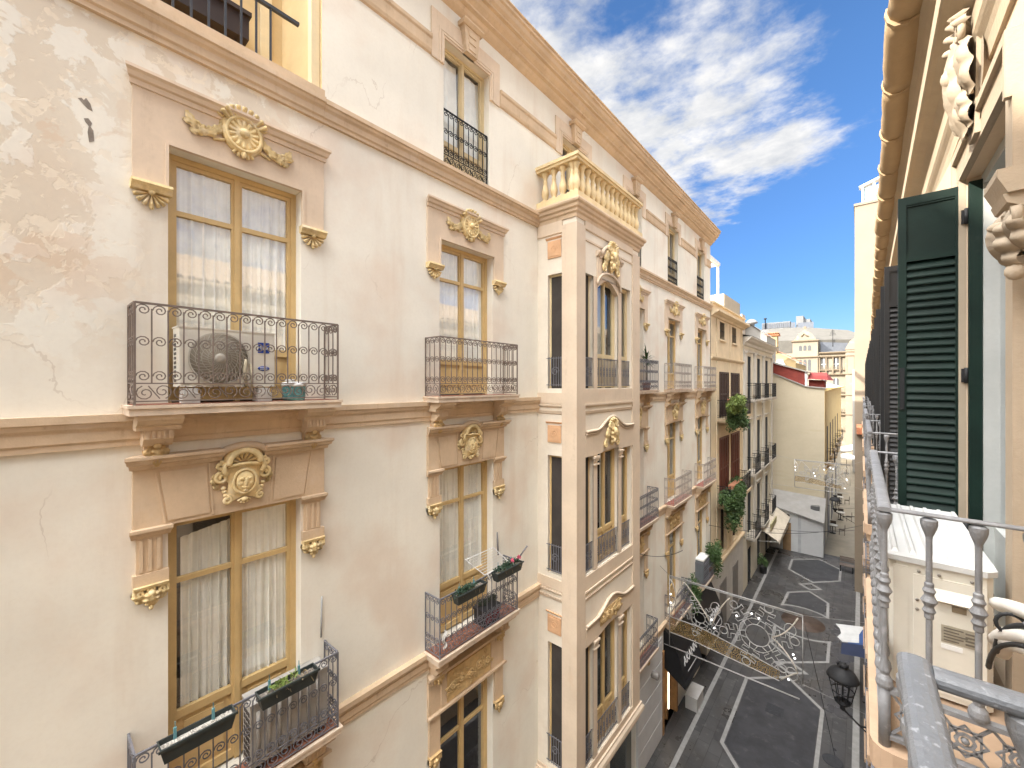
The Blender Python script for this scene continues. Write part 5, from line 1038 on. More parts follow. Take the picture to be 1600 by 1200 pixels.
def cast_balcony(c, hw, zf, own=False, det=True):
    fo = .405                                                    # projection of the railing line
    mb = MB(FR); r_ = .06; poly = [(c - hw - .04, 0), (c - hw - .04, fo - .02)] + [(c - hw - .04 + r_ - r_ * math.cos(t), fo - .02 + r_ * math.sin(t)) for t in (R(30), R(60), R(90))] + [(c + hw + .04 - r_ + r_ * math.sin(t), fo - .02 + r_ * math.cos(t)) for t in (R(0), R(30), R(60), R(90))] + [(c + hw + .04, 0)]
    mb.plan(poly, zf - .09, zf); mb.plan([(a * .985 + c * .015, o - .02 * (o > 0)) for a, o in poly], zf - .16, zf - .09); slab = mb.build('balcony', SLABR, NB)
    zr = zf + .85; zb = zf + .21; mb = MB(FR); ya, yb = c - hw, c + hw
    for z, t in ((zb, .016), (zf + .045, .014)):
        mb.box(ya, yb, fo - .014, fo + .014, z - t, z)
        for a in (ya, yb): mb.box(a - .014, a + .014, 0, fo - .014, z - t, z)
    n = round(2 * hw / .118); h = zr - .012 - zb
    for i in range(n + 1): baluster_mb(mb, ya + (yb - ya) * i / n, fo, zb, h, 18 if det else 6)
    for a in (ya, yb):
        for k in range(1, 4): baluster_mb(mb, a, fo - .1135 * k, zb, h, 18 if det else 6)
    for a in (ya, yb): mb.tube([(a, fo, zf), (a, fo, zb)], .018, 8)
    if det:
        star_panel(mb, ya, yb, fo, zf + .05, zb - .02)
        for a in (ya, yb): star_panel(mb, .03, fo - .02, a, zf + .05, zb - .02, False)
    rl = mb.build('railing', IRC, slab)
    mb = MB(FR)
    if own: flat_rail(mb, (ya - .02, fo), (yb + .022, fo), .042, .022, zr + .004); flat_rail(mb, (yb, fo - .020), (yb, 0), .040, .022, zr + .002)
    else:
        flat_rail(mb, (ya - .02, fo), (yb + .02, fo), .040, .016, zr + .002)
        for a in (ya, yb): flat_rail(mb, (a, fo - .019), (a, 0), .028, .012, zr)
    mb.build('handrail', RAILP if own else IRC, slab)
    return slab
for i, c in enumerate(CR):
    near = abs(c - 3.04) < .1
    for zf, zh in ((-1.30, 1.20), (-5.6, -2.6), (-9.9, -7.0)):
        top = zf > -2
        mb = MB(FR); a0, a1 = c - HR, c + HR
        mb.box(a0, a0 + .06, -.14, -.06, zf, zh); mb.box(a1 - .06, a1, -.14, -.06, zf, zh); mb.box(a0 + .06, a1 - .06, -.14, -.06, zh - .06, zh); mb.box(c - .03, c + .03, -.14, -.09, zf, zh - .06); mb.box(a0 + .06, c - .03, -.14, -.1, zf, zf + .5); mb.box(c + .03, a1 - .06, -.14, -.1, zf, zf + .5)
        w = mb.build('window', M('grey_white_joinery', (.42, .43, .41), .5, .06, 3) if top else GRY, NB)
        mb = MB(FR); [mb.quad((q0, -.122, zf + .5), (q1, -.122, zf + .5), (q1, -.122, zh - .06), (q0, -.122, zh - .06)) for q0, q1 in ((a0 + .06, c - .03), (c + .03, a1 - .06))]; mb.build('pane', PANE, w, recalc=False)
        room(FR, a0, a1, zf, zh, -.16, .8, w, DARK)
        if top:
            mat = GRN if near else GRY
            leaf_shutter(NB, mat, a1 + .005, RW - .29, RW - .004, zf + .02, zh - .03); mb = MB(FW); mb.box(RW + .006, RW + .062, a1 - .04, a1 - .005, zf + .02, zh - .03); mb.build('folded_leaf', mat, NB)
            if near:
                for zz in (.98, .05, -.85):
                    mb = MB(FW); mb.box(RW - .02, RW + .03, a1 - .012, a1 + .004, zz - .04, zz + .04); mb.tube([(RW, a1 - .016, zz - .045), (RW, a1 - .016, zz + .045)], .010, 6); mb.build('hinge', IRONB, NB)
                mb = MB(FW); mb.box(RW - .284, RW - .262, a1 - .006, a1 + .004, -.16, .10); mb.build('shutter_handle', IRONB, NB)
                mb = MB(FW); mb.box(RW + .01, RW + .10, a0 + .004, a0 + .04, zf + .02, zh - .03); mb.build('folded_leaf', mat, NB)
            else: leaf_shutter(NB, mat, a0 - .04, RW - .29, RW - .004, zf + .02, zh - .03)
            # moulded surround with keystone
            mb = MB(FR)
            mb.plate([(a0 - .10, zf), (a0, zf), (a0, zh), (a1, zh), (a1, zf), (a1 + .10, zf), (a1 + .10, zh + .16), (a0 - .10, zh + .16)], -.001, .03)
            mb.plate([(a0 - .10, zh - .1), (a0 - .07, zh - .1), (a0 - .07, zh + .12), (a1 + .07, zh + .12), (a1 + .07, zh - .1), (a1 + .10, zh - .1), (a1 + .10, zh + .16), (a0 - .10, zh + .16)], .03, .05)
            sur = mb.build('window_surround', RTRIM, NB)
            m2 = MB(FR); m2.plate([(c - .07, zh + .02), (c + .07, zh + .02), (c + .14, zh + .62), (c - .14, zh + .62)], 0, .05)
            flutes(m2, c, zh + .50, .03, .16, R(10), R(170), 6, .05, .05, .06)
            leaf(m2, [(c, zh + .56), (c, zh + .3), (c, zh + .03)], .085, .05, 4, .09, deep=.16)
            for sd in (-1, 1):
                leaf(m2, bez((c + sd * .05, zh + .5), (c + sd * .17, zh + .40), (c + sd * .10, zh + .2), 6), .05, .045, 3, .07, deep=.18); m2.tube(spiral(c + sd * .10, zh + .52, .05, .012, 1.3 * sd, PI / 2, .10), .016, 6)
                leaf(m2, bez((c + sd * .03, zh + .28), (c + sd * .11, zh + .18), (c + sd * .05, zh + .06), 6), .036, .045, 3, .06, deep=.18)
            m2.ball((c, .12, zh + .36), .04, .04, .05, 8, 6); m2.build('keystone', RTRIM, sur)
            for k in (-1, 1): x = c + k * (HR + .25); leaf_corbel(FR, x, .66, .17, .26).build('corbel', RTRIM, sur); mm = MB(FR); mm.prism_a([(0, .66), (.085, .66), (.11, .72), (.11, .745), (0, .745)], x - .1, x + .1); mm.build('corbel_cap', RTRIM, sur)
    if i < 8:
        cast_balcony(.03 if abs(c + .01) < .1 else 2.82 + (c - 3.04), .82 if not abs(c + .01) < .1 else .87, -1.30, own=abs(c + .01) < .1, det=abs(c - 1.5) < 2)
    for zf in (-5.6, -9.9):
        if c > 2: bar_balcony(FR, c - .95, c + .75, zf, .40, .95, NB, SLABR, IRONG, pitch=.13, slab_t=.1)
# ------------------------------------------------------------------ loose things
def text_geo(s, size, ext=.004):
    cu = bpy.data.curves.new('lettering', 'FONT'); cu.body = s; cu.size = size; cu.extrude = ext; cu.align_x = 'CENTER'; cu.align_y = 'CENTER'; cu.resolution_u = 3
    ob = bpy.data.objects.new('lettering', cu); COL.objects.link(ob); bpy.context.view_layer.update()
    me = ob.evaluated_get(bpy.context.evaluated_depsgraph_get()).to_mesh(); vs = [tuple(v.co) for v in me.vertices]; fs = [tuple(p.vertices) for p in me.polygons]
    ob.evaluated_get(bpy.context.evaluated_depsgraph_get()).to_mesh_clear(); bpy.data.objects.remove(ob); bpy.data.curves.remove(cu); return vs, fs
def foliage(mb, c, rx, ry, rz, n, size, rnd, droop=0):
    """n small bent leaves through an uneven ellipsoid"""
    lumps = [(rnd.uniform(-.6, .6), rnd.uniform(-.6, .6), rnd.uniform(-.6, .6)) for _ in range(7)]
    for _ in range(n):
        l = rnd.choice(lumps); d = Vector((rnd.gauss(0, 1), rnd.gauss(0, 1), rnd.gauss(0, 1))).normalized() * (rnd.random() ** .5) * .5
        p = Vector((c[0] + rx * (l[0] + d.x), c[1] + ry * (l[1] + d.y), c[2] + rz * (l[2] + d.z) - droop * rnd.random() ** 2))
        u = Vector((rnd.gauss(0, 1), rnd.gauss(0, 1), rnd.gauss(0, .7))).normalized(); v = u.cross(Vector((rnd.gauss(0, 1), rnd.gauss(0, 1), rnd.gauss(0, 1)))).normalized(); s = size * rnd.uniform(.6, 1.3)
        w = u.cross(v) * s * .25
        mb.add([tuple(p - u * s), tuple(p + v * s * .42 + w), tuple(p + u * s), tuple(p - v * s * .42 + w)], [(0, 1, 2), (0, 2, 3)])
def leafmat(name, col):
    m = M(name, col, .5, .35, 7, spec=.35, fine=.0); b = m.node_tree.nodes['Principled BSDF']; b.inputs['Subsurface Weight'].default_value = .0; return m
LF1 = leafmat('fresh_green_leaf', (.14, .19, .045)); LF2 = leafmat('deep_green_leaf', (.055, .098, .03)); LF3 = leafmat('dusty_green_leaf', (.04, .075, .045)); DRY = leafmat('dry_stem', (.24, .18, .10))
# curtains
WHITEC = LACE
curtain(FL, 1.01, 1.60, .44, 2.50, -.235, 'sheer white curtain behind the left leaf of the upper window nearest the peeling wall', 6, seed=1)
curtain(FL, 1.69, 2.28, .44, 2.50, -.235, 'sheer white curtain behind the right leaf of the upper window nearest the peeling wall', 6, seed=2)
curtain(FL, 1.11, 1.62, -3.72, -1.66, -.25, 'loose white curtain sagging on its rail, left leaf of the nearest lower window', 7, .0, .10, seed=3)
curtain(FL, 1.69, 2.27, -3.72, -1.58, -.245, 'gathered white curtain behind the right leaf of the nearest lower window', 7, seed=4)
curtain(FL, 4.75, 5.35, .44, 2.50, -.245, 'white curtain, left half of the upper window beside the bay', 6, seed=5)
curtain(FL, 5.45, 6.04, .44, 2.50, -.245, 'white curtain, right half of the upper window beside the bay', 6, seed=6)
curtain(FL, 4.75, 5.35, -3.72, -1.58, -.245, 'pleated white curtain, left half of the lower window beside the bay', 8, seed=7)
curtain(FL, 5.45, 6.04, -3.72, -1.58, -.245, 'pleated white curtain, right half of the lower window beside the bay', 8, seed=8)
curtain(FBS, -5.36, -5.20, -.05, 2.42, -.24, 'cream curtain drawn aside in the narrow side light at the top of the bay', 3, seed=9)
curtain(FBS, -5.36, -5.22, -4.2, -1.7, -.24, 'grey white curtain in the narrow side light of the middle bay storey', 3, seed=10)
curtain(FB, 9.25, 9.55, -4.2, -1.75, -.32, 'pale curtain at the right of the middle bay window', 3, seed=11)
curtain(FB, 9.15, 9.55, -.05, 2.4, -.32, 'pale curtain at the right of the arched top bay window', 4, seed=12)
curtain(FL, 4.85, 5.33, 4.45, 6.1, -.28, 'white roller curtain, left half of the top floor window', 2, seed=13)
curtain(FL, 5.45, 5.93, 4.45, 6.1, -.28, 'white roller curtain, right half of the top floor window', 2, seed=14)

# ---- air conditioners
ACW = M('ivory_enamel', (.66, .62, .53), .45, .05, 3, .05, 60, spec=.4, dirt=(.52, .46, .37), dscale=4, damt=.4)
def ac_front(name, loc, label, a0, a1, z0, z1, d0, d1, brand=True):
    t = thing(name, loc, label, 'air conditioner', 'outdoor air conditioning units'); w = a1 - a0; h = z1 - z0; fx = a0 + w * .39; fz = (z0 + z1) / 2; r = h * .445
    mb = MB(FL); e = .012
    mb.plan([(a0 + e, d0), (a0, d0 + e), (a0, d1 - e), (a0 + e, d1), (a1 - e, d1), (a1, d1 - e), (a1, d0 + e), (a1 - e, d0)], z0, z1); mb.plan([(a0 - .006, d0), (a0 - .006, d1 + .006), (a1 + .006, d1 + .006), (a1 + .006, d0)], z1, z1 + .014)
    mb.box(a0 + .02, a0 + .025 + w * .70, d1, d1 + .006, z0 + .03, z1 - .03); mb.build('casing', ACW, t)
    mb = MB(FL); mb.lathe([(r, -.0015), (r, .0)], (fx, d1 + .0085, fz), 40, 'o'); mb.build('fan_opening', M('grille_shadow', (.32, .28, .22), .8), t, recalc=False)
    mb = MB(FL)
    for k in range(30):
        th = 2 * PI * k / 30; mb.tube([(fx + q * r * math.cos(th + (1 - q) * 1.1), d1 + .02 + .012 * (1 - q), fz + q * r * math.sin(th + (1 - q) * 1.1)) for q in (.18, .38, .6, .8, 1.0)], .0032, 4)
    for q in (.2, .4, .6, .8, 1.0): mb.tube([(fx + q * r * math.cos(th), d1 + .02, fz + q * r * math.sin(th)) for th in [2 * PI * i / 36 for i in range(36)]], .003 if q < 1 else .009, 4, True)
    mb.lathe([(0, .02), (.05, .03), (.055, .02), (.055, .0)], (fx, d1 + .008, fz), 14, 'o'); mb.build('fan_grille', M('grey_grille', (.47, .43, .36), .5), t)
    mb = MB(FL)
    for i in range(2):
        for k in range(11): mb.box(a0 - .002, a0 + .001, d0 + .06 + i * .06, d0 + .10 + i * .06, z0 + .05 + k * (h - .1) / 11, z0 + .05 + (k + .62) * (h - .1) / 11)
    mb.build('side_vent', DARK, t)
    if brand:
        bx, bz = a0 + w * .865, z1 - h * .27; s = .062; mb = MB(FL); mb.box(bx - s, bx - .002, d1, d1 + .003, bz - s, bz + s); mb.box(bx + .002, bx + s, d1, d1 + .003, bz - s, bz + s); mb.build('brand_plate', M('logo_blue', (.01, .05, .30), .4), t)
        vs, fs = text_geo('Haier', .062); mb = MB(FL); mb.add([(bx + x, d1 + .006 + z, bz + y) for x, y, z in vs], fs); mb.build('brand_lettering', M('logo_white', (.8, .8, .8), .5), t)
        mb = MB(FL); ez = z1 - h * .66; mb.lathe([(.0, .003), (.062, .003), (.062, .0)], (bx, d1, ez), 24, 'o', 1, .45); mb.build('badge', M('logo_blue', (.01, .05, .30)), t)
        mb = MB(FL)
        for q in (-.008, .009): mb.box(bx - .04, bx + .04, d1 + .003, d1 + .0045, ez + q - .0035, ez + q + .0035)
        mb.build('badge_lines', M('logo_white', (.8, .8, .8)), t)
    mb = MB(FL); mb.tube([(a0 + w * .66, d1 + .02, z0 + h * .5), (a0 + w * .645, d1 + .03, z0 + h * .3), (a0 + w * .66, d1 + .03, z0)], .017, 6); mb.tube([(a0 + w * .71, d1 + .02, z0 + h * .42), (a0 + w * .725, d1 + .03, z0 + h * .2), (a0 + w * .72, d1 + .03, z0 - .06)], .014, 6); mb.build('pipe', M('wrapped_pipe', (.50, .43, .30), .8), t)
    return t
ac_front('air_conditioner', (-5.5, 1.5, 0), 'ivory air conditioner with round fan grille and blue brand plate', 1.0, 1.93, -.03, .60, .0, .26)
for x, d, lb in ((1.10, .27, 'white concrete block under the left end of the branded air conditioner'), (1.80, .27, 'white concrete block under the right end of the branded air conditioner')):
    mb = MB(FL); mb.plan([(x - .055, d - .2), (x + .055, d - .2), (x + .06, d + .02), (x - .06, d + .02)], -.204, -.045); mb.box(x - .075, x + .075, d - .1, d + .05, -.204, -.10); tag(mb.build('concrete_block', M('whitewashed_block', (.60, .58, .54), .85, .1, 6)), lb, 'block', 'blocks under the air conditioner')
t = thing('bucket', (-5.42, 2.15, -.204), 'turquoise mottled tub with a crumpled white lid on the upper left balcony', 'bucket')
mb = MB(FL); mb.lathe([(.001, 0), (.118, 0), (.128, .03), (.135, .17), (.138, .18)], (2.15, .255, -.204), 20); mb.build('tub', M('turquoise_enamel', (.12, .30, .31), .4, .3, 14, dirt=(.45, .55, .52), dscale=18, damt=.7), t)
mb = MB(FL); mb.lathe([(.142, .0), (.146, .03), (.13, .05), (.06, .062), (.001, .055)], (2.15, .255, -.03), 20); mb.lathe([(.05, .05), (.055, .075), (.02, .08)], (2.10, .27, -.02), 9); mb.build('lid', WHITEP, t)
# lower left balcony: fluted air conditioner, two rail planters
t = thing('air_conditioner', (-5.5, 2.1, -4.58), 'weathered grey air conditioner with fluted panels on the lower left balcony', 'air conditioner', 'outdoor air conditioning units')
GAC = M('weathered_grey_enamel', (.36, .335, .30), .6, .12, 4, .1, 50, dirt=(.22, .19, .15), dscale=5, damt=.5)
mb = MB(FL); mb.box(1.66, 2.56, .02, .29, -4.50, -3.78); mb.box(1.65, 2.57, .01, .30, -3.78, -3.75)
for k in range(7): mb.tube([(1.74 + k * .115, .292, -4.46), (1.74 + k * .115, .292, -3.86)], .022, 6)
mb.build('casing', GAC, t)
mb = MB(FL)
for i in range(3):
    for k in range(8): mb.box(1.655, 1.661, .06 + i * .07, .11 + i * .07, -4.44 + k * .075, -4.39 + k * .075)
mb.build('side_vent', DARK, t)
mb = MB(FL)
for x in (1.75, 2.45): mb.box(x - .04, x + .04, .03, .28, -4.575, -4.50)
mb.build('foot', IRONB, t)
PLB = M('black_green_plastic', (.035, .042, .04), .5, .15, 5); SOIL = M('pebbles_and_soil', (.22, .19, .16), .9, .4, 30)
def planter(a0, a1, o0, zt, label, stuff, seed, h=.17):
    rnd = random.Random(seed); t = thing('rail_planter', FL((a0 + a1) / 2, o0, zt - h), label, 'planter', 'plastic planters hooked on the balcony rails')
    mb = MB(FL); b = .04; d = .17; outer = [(a0, o0), (a1, o0), (a1, o0 + d), (a0, o0 + d)]; inn = [(a0 + .015, o0 + .015), (a1 - .015, o0 + .015), (a1 - .015, o0 + d - .015), (a0 + .015, o0 + d - .015)]; bot = [(a0 + b, o0 + b * .7), (a1 - b, o0 + b * .7), (a1 - b, o0 + d - b * .7), (a0 + b, o0 + d - b * .7)]
    vs = [(a, o, zt) for a, o in outer] + [(a, o, zt - h) for a, o in bot] + [(a, o, zt) for a, o in inn] + [(a, o, zt - .055) for a, o in inn]
    fs = [(i, (i + 1) % 4, 4 + (i + 1) % 4, 4 + i) for i in range(4)] + [(4, 5, 6, 7)] + [(i, (i + 1) % 4, 8 + (i + 1) % 4, 8 + i) for i in range(4)] + [(8 + i, 8 + (i + 1) % 4, 12 + (i + 1) % 4, 12 + i) for i in range(4)]
    mb.add(vs, fs); mb.prism_a([(o0 + d, zt + .005), (o0 + d + .012, zt + .005), (o0 + d + .012, zt - .022), (o0 + d, zt - .022)], a0 - .01, a1 + .01); mb.build('trough', PLB, t, recalc=False)
    mb = MB(FL); mb.quad(*[(a, o, zt - .052) for a, o in inn])
    for k in range(70): x = rnd.uniform(a0 + .03, a1 - .03); y = rnd.uniform(o0 + .03, o0 + d - .03); r = rnd.uniform(.007, .016); mb.ball((x, y, zt - .048), r * 1.3, r, r * .8, 5, 4)
    mb.build('pebbles', M('pale_pebbles', (.42, .39, .34), .8, .45, 60) if stuff == 'pebbles' else SOIL, t)
    mb = MB(FL)
    for x in (a0 + (a1 - a0) * .22, a0 + (a1 - a0) * .72): mb.box(x - .012, x + .012, o0 + .02, o0 + .04, zt - .05, zt + .07); mb.tube([(x, o0 + .03, zt + .07), (x, o0 + .03, zt + .13)], .005, 4)
    mb.build('hook', M('teal_plastic_clip', (.12, .26, .28), .5), t)
    mb = MB(FL)
    if stuff == 'green': foliage(mb, (a0 + (a1 - a0) * .45, o0 + .08, zt + .01), .16, .07, .06, 90, .035, rnd, .05); mb.build('leaves', LF1, t)
    elif stuff == 'succulent': foliage(mb, ((a0 + a1) / 2, o0 + .08, zt + .03), (a1 - a0) * .62, .08, .075, 320, .03, rnd, .04); mb.build('leaves', LF3, t)
    if stuff != 'pebbles':
        mb = MB(FL)
        for k in range(16): x = rnd.uniform(a0 + .05, a1 - .05); y = o0 + rnd.uniform(.04, .14); q = rnd.uniform(-.06, .06); mb.tube(bez((x, y, zt - .04), (x + q, y, zt + rnd.uniform(.02, .08)), (x + 2 * q, y + .06, zt - rnd.uniform(.0, .12)), 6), .003, 3)
        mb.build('dry_stems', DRY, t)
    return t
planter(.80, 1.44, .41, -3.53, 'dark planter full of white pebbles hanging on the lower left balcony rail', 'pebbles', 1)
planter(1.66, 2.32, .41, -3.53, 'dark planter with a few green leaves above the fluted air conditioner', 'green', 2)
planter(4.62, 5.32, .41, -3.56, 'dark planter of grey green succulents on the near half of the second lower balcony', 'succulent', 3)
pl = planter(5.60, 6.36, .41, -3.53, 'dark planter of succulents with two pink flowers beside the white drying rack', 'succulent', 4)
mb = MB(FL); rnd = random.Random(9)
for c in ((6.12, .50, -3.46), (6.30, .52, -3.44)): foliage(mb, c, .05, .05, .045, 60, .022, rnd)
mb.build('pink_flowers', M('pink_petals', (.55, .10, .16), .6, .2), pl)
t = thing('drying_rack', (-5.3, 5.6, -3.5), 'white wire drying rack hooked over the rail of the second lower balcony', 'drying rack')
mb = MB(FL); A = [(5.25, .30, -3.40), (6.02, .05, -3.36), (6.26, .42, -3.56), (5.50, .42, -3.60)]
A = [(5.28, .05, -3.30), (6.05, .05, -3.30), (6.12, .42, -3.52), (5.42, .42, -3.52)]; mb.tube(A, .011, 5, True)
for k in range(1, 8): q = k / 8; mb.tube([tuple(Vector(A[0]).lerp(Vector(A[3]), q)), tuple(Vector(A[1]).lerp(Vector(A[2]), q))], .004, 4)
for p in (A[2], A[3]): mb.tube([p, (p[0] + .02, p[1] + .05, p[2] + .04), (p[0] + .06, p[1] + .10, p[2] - .10)], .010, 5)
mb.build('frame', WHITEP, t)
for i, (p, q, lb) in enumerate((((6.20, .05, -3.5), (6.22, .0, -3.05), 'grey stick standing upright at the wall end of the second lower balcony'), ((6.38, .38, -3.6), (6.52, .55, -3.28), 'grey and white stick leaning outwards over the corner of the second lower balcony'))):
    mb = MB(FL); mb.tube([p, q], .016, 6); ob = mb.build('broom_handle', M('grey_handle', (.14, .13, .13), .5)); tag(ob, lb, 'broom')
t = thing('crate', (-5.5, 5.75, -4.58), 'dark crate with red panels and black plants on the second lower balcony', 'crate')
mb = MB(FL); mb.box(5.50, 5.92, .06, .34, -4.57, -4.30); mb.box(5.48, 5.94, .04, .36, -4.30, -4.26); mb.build('box', M('black_plastic_crate', (.03, .03, .034), .5), t)
mb = MB(FL); mb.box(5.53, 5.70, .341, .35, -4.52, -4.34); mb.box(5.73, 5.90, .341, .35, -4.52, -4.34); mb.build('panel', M('dark_red_plastic', (.16, .015, .02), .5), t)
mb = MB(FL); foliage(mb, (5.72, .2, -4.18), .22, .14, .09, 200, .04, random.Random(4)); mb.build('leaves', leafmat('blackish_leaf', (.03, .04, .03)), t)
mb = MB(FL); mb.grid(lambda u, v: (4.47 + .03 * math.sin(9 * v) + .05 * (u - .5), .40 + .02 * math.cos(6 * u), -4.42 + .30 * v), 4, 8); tag(mb.build('rag', WHITEP, recalc=False), 'white rag knotted to the near corner of the second lower balcony rail', 'rag')
mb = MB(FL); mb.tube([(2.60, .02, -3.5), (2.62, .0, -2.95)], .012, 5); tag(mb.build('cable_pole', M('light_grey_pole', (.35, .35, .34), .5)), 'thin grey pole standing at the wall end of the lower left balcony', 'pole')
# yucca beside the bay
t = thing('yucca_plant', FL(13.45, .2, -.21), 'spiky yucca in a pot on the balcony just beyond the bay', 'plant')
mb = MB(FL); mb.lathe([(.001, 0), (.11, 0), (.14, .25), (.15, .25)], (13.45, .2, -.2), 12); mb.build('pot', M('terracotta_pot', (.35, .16, .09), .8), t)
mb = MB(FL); mb.tube([(13.45, .2, .05), (13.46, .2, .85)], .025, 6); mb.build('trunk', DRY, t); mb = MB(FL); rnd = random.Random(2)
for k in range(46):
    th = rnd.uniform(0, 6.28); el = rnd.uniform(-.3, 1.3); L = rnd.uniform(.35, .55); d = Vector((math.cos(th) * math.cos(el), math.sin(th) * math.cos(el), math.sin(el))); p = Vector((13.46, .2, rnd.uniform(.6, .95))); s = d.cross(Vector((0, 0, 1))).normalized() * .018
    q = p + d * L * .55; e = p + d * L + Vector((0, 0, -.08)); mb.add([tuple(p - s), tuple(p + s), tuple(q + s), tuple(q - s), tuple(e)], [(0, 1, 2, 3), (3, 2, 4)])
mb.build('leaves', LF2, t)
# flowers on the tan house
TERR = M('terracotta_pot', (.35, .16, .09))
def flowerbox(a0, a1, z, label, mats, seed, big):
    rnd = random.Random(seed); t = thing('flower_box', FL((a0 + a1) / 2, .62, z), label, 'plants', 'flower boxes on the tan house')
    mb = MB(FL); mb.prism_a([(.50, z), (.70, z), (.74, z + .2), (.46, z + .2)], a0, a0 + 1.0); mb.prism_a([(.50, z), (.70, z), (.74, z + .2), (.46, z + .2)], a0 + 1.05, a0 + 2.05); mb.build('trough', TERR, t)
    mb = MB(FL); foliage(mb, ((a0 + a1) / 2 - 1.6, .75, z - .15), (a1 - a0) * .46, .55, .62, 3600, .085, rnd, .35); mb.build('upper_leaves', mats[0], t)
    mb = MB(FL); foliage(mb, ((a0 + a1) / 2 - 1.4, .78, z - .65), (a1 - a0) * .42, .42, .6, 2200, .095, rnd, big); mb.build('hanging_leaves', mats[1], t)
flowerbox(23.2, 28.0, -.98, 'terracotta boxes with a bush of light green foliage on the upper tan house balcony', (LF1, LF2), 11, .3)
flowerbox(23.4, 28.0, -5.45, 'leafy green plants spilling from the lower tan house balcony', (LF2, LF2), 12, 1.2)
# third storey: grey unit and hanging plants near the shop awnings
t = thing('air_conditioner', FL(19.9, .2, -9.05), 'boxy grey air conditioner with a white top above the black shop awnings', 'air conditioner', 'outdoor air conditioning units')
mb = MB(FL); mb.box(19.5, 20.35, .0, .34, -8.95, -7.95); mb.build('casing', M('slate_grey_enamel', (.16, .18, .19), .5, .1), t); mb = MB(FL); mb.box(19.48, 20.37, -.01, .36, -7.95, -7.88); mb.build('lid', WHITEP, t)
mb = MB(FL)
for k in range(8): mb.box(19.55, 20.3, .341, .35, -8.88 + k * .11, -8.82 + k * .11)
mb.build('grille', DARK, t)
t = thing('hanging_plant', FL(20.9, .3, -9.05), 'dark green bush growing over the railing next to the grey air conditioner', 'plant')
mb = MB(FL); foliage(mb, (20.95, .36, -8.1), .75, .4, .75, 1300, .08, random.Random(5), .5); mb.build('leaves', LF2, t); mb = MB(FL); mb.lathe([(.001, 0), (.14, 0), (.19, .3), (.2, .3)], (20.9, .2, -9.04), 10); mb.build('pot', TERR, t)
t = thing('entrance_plant', FL(16.9, .4, G), 'green climber hanging by the first shop awning', 'plant')
mb = MB(FL); foliage(mb, (18.0, .35, -8.7), .55, .3, .9, 900, .07, random.Random(6), .6); mb.build('leaves', LF2, t)
# ---- black shop awnings with white lettering
def awn(a0, a1, label):
    t = thing('shop_awning', FL((a0 + a1) / 2, .0, -9.4), label, 'awning', 'black awnings of the shop'); prof = [(0.02, -9.25), (.30, -9.45), (.62, -10.15), (.80, -10.95), (.82, -11.2)]
    mb = MB(FL); n = len(prof); vs = []
    for o, z in prof: vs += [(a0, o, z), (a1, o, z)]
    mb.add(vs, [(2 * i, 2 * i + 1, 2 * i + 3, 2 * i + 2) for i in range(n - 1)]); base = [(a0, 0.02, -10.4)]
    for a in (a0, a1): mb.add([(a, o, z) for o, z in prof] + [(a, .02, -10.7)], [tuple(range(n + 1))])
    mb.build('canopy', BLACK, t, recalc=False)
    vs, fs = text_geo('AKANN', .42, .006); p0 = Vector((.62, -10.15)); p1 = Vector((.80, -10.95)); d = (p1 - p0).normalized(); nn = Vector((-d.y, d.x))
    mb = MB(FL); c = p0.lerp(p1, .30)
    mb.add([((a0 + a1) / 2 + x, c.x - d.x * y + nn.x * (z + .012), c.y - d.y * y + nn.y * (z + .012)) for x, y, z in vs], fs)
    c2 = p0.lerp(p1, .78); mb.add([((a0 + a1) / 2 + x, c2.x + d.x * y + nn.x * .012, c2.y + d.y * y + nn.y * .012) for x, y in ((-.55, -.018), (.55, -.018), (.55, .018), (-.55, .018))], [(0, 1, 2, 3)])
    mb.build('lettering', M('logo_white', (.8, .8, .8)), t, recalc=False)
awn(15.5, 17.55, 'black curved shop awning with white lettering, the nearer of the pair'); awn(19.0, 21.0, 'black curved shop awning with white lettering, the one below the green bush')
mb = MB(FL); mb.box(17.3, 18.2, .25, .7, G + .01, G + .5); mb.box(17.28, 18.22, .23, .72, G + .5, G + .56); tag(mb.build('display_plinth', M('grey_white_plinth', (.45, .44, .42), .7, .06)), 'white plinth standing outside the shop under the black awning', 'plinth')
mb = MB(FL); mb.lathe([(.12, 0), (.12, .22), (.09, .25), (.001, .26)], (14.3, .05, -10.3), 14, 'o'); tag(mb.build('wall_spotlight', M('grey_cylinder_lamp', (.25, .23, .21), .4)), 'small grey cylindrical lamp on the white shop wall', 'lamp')

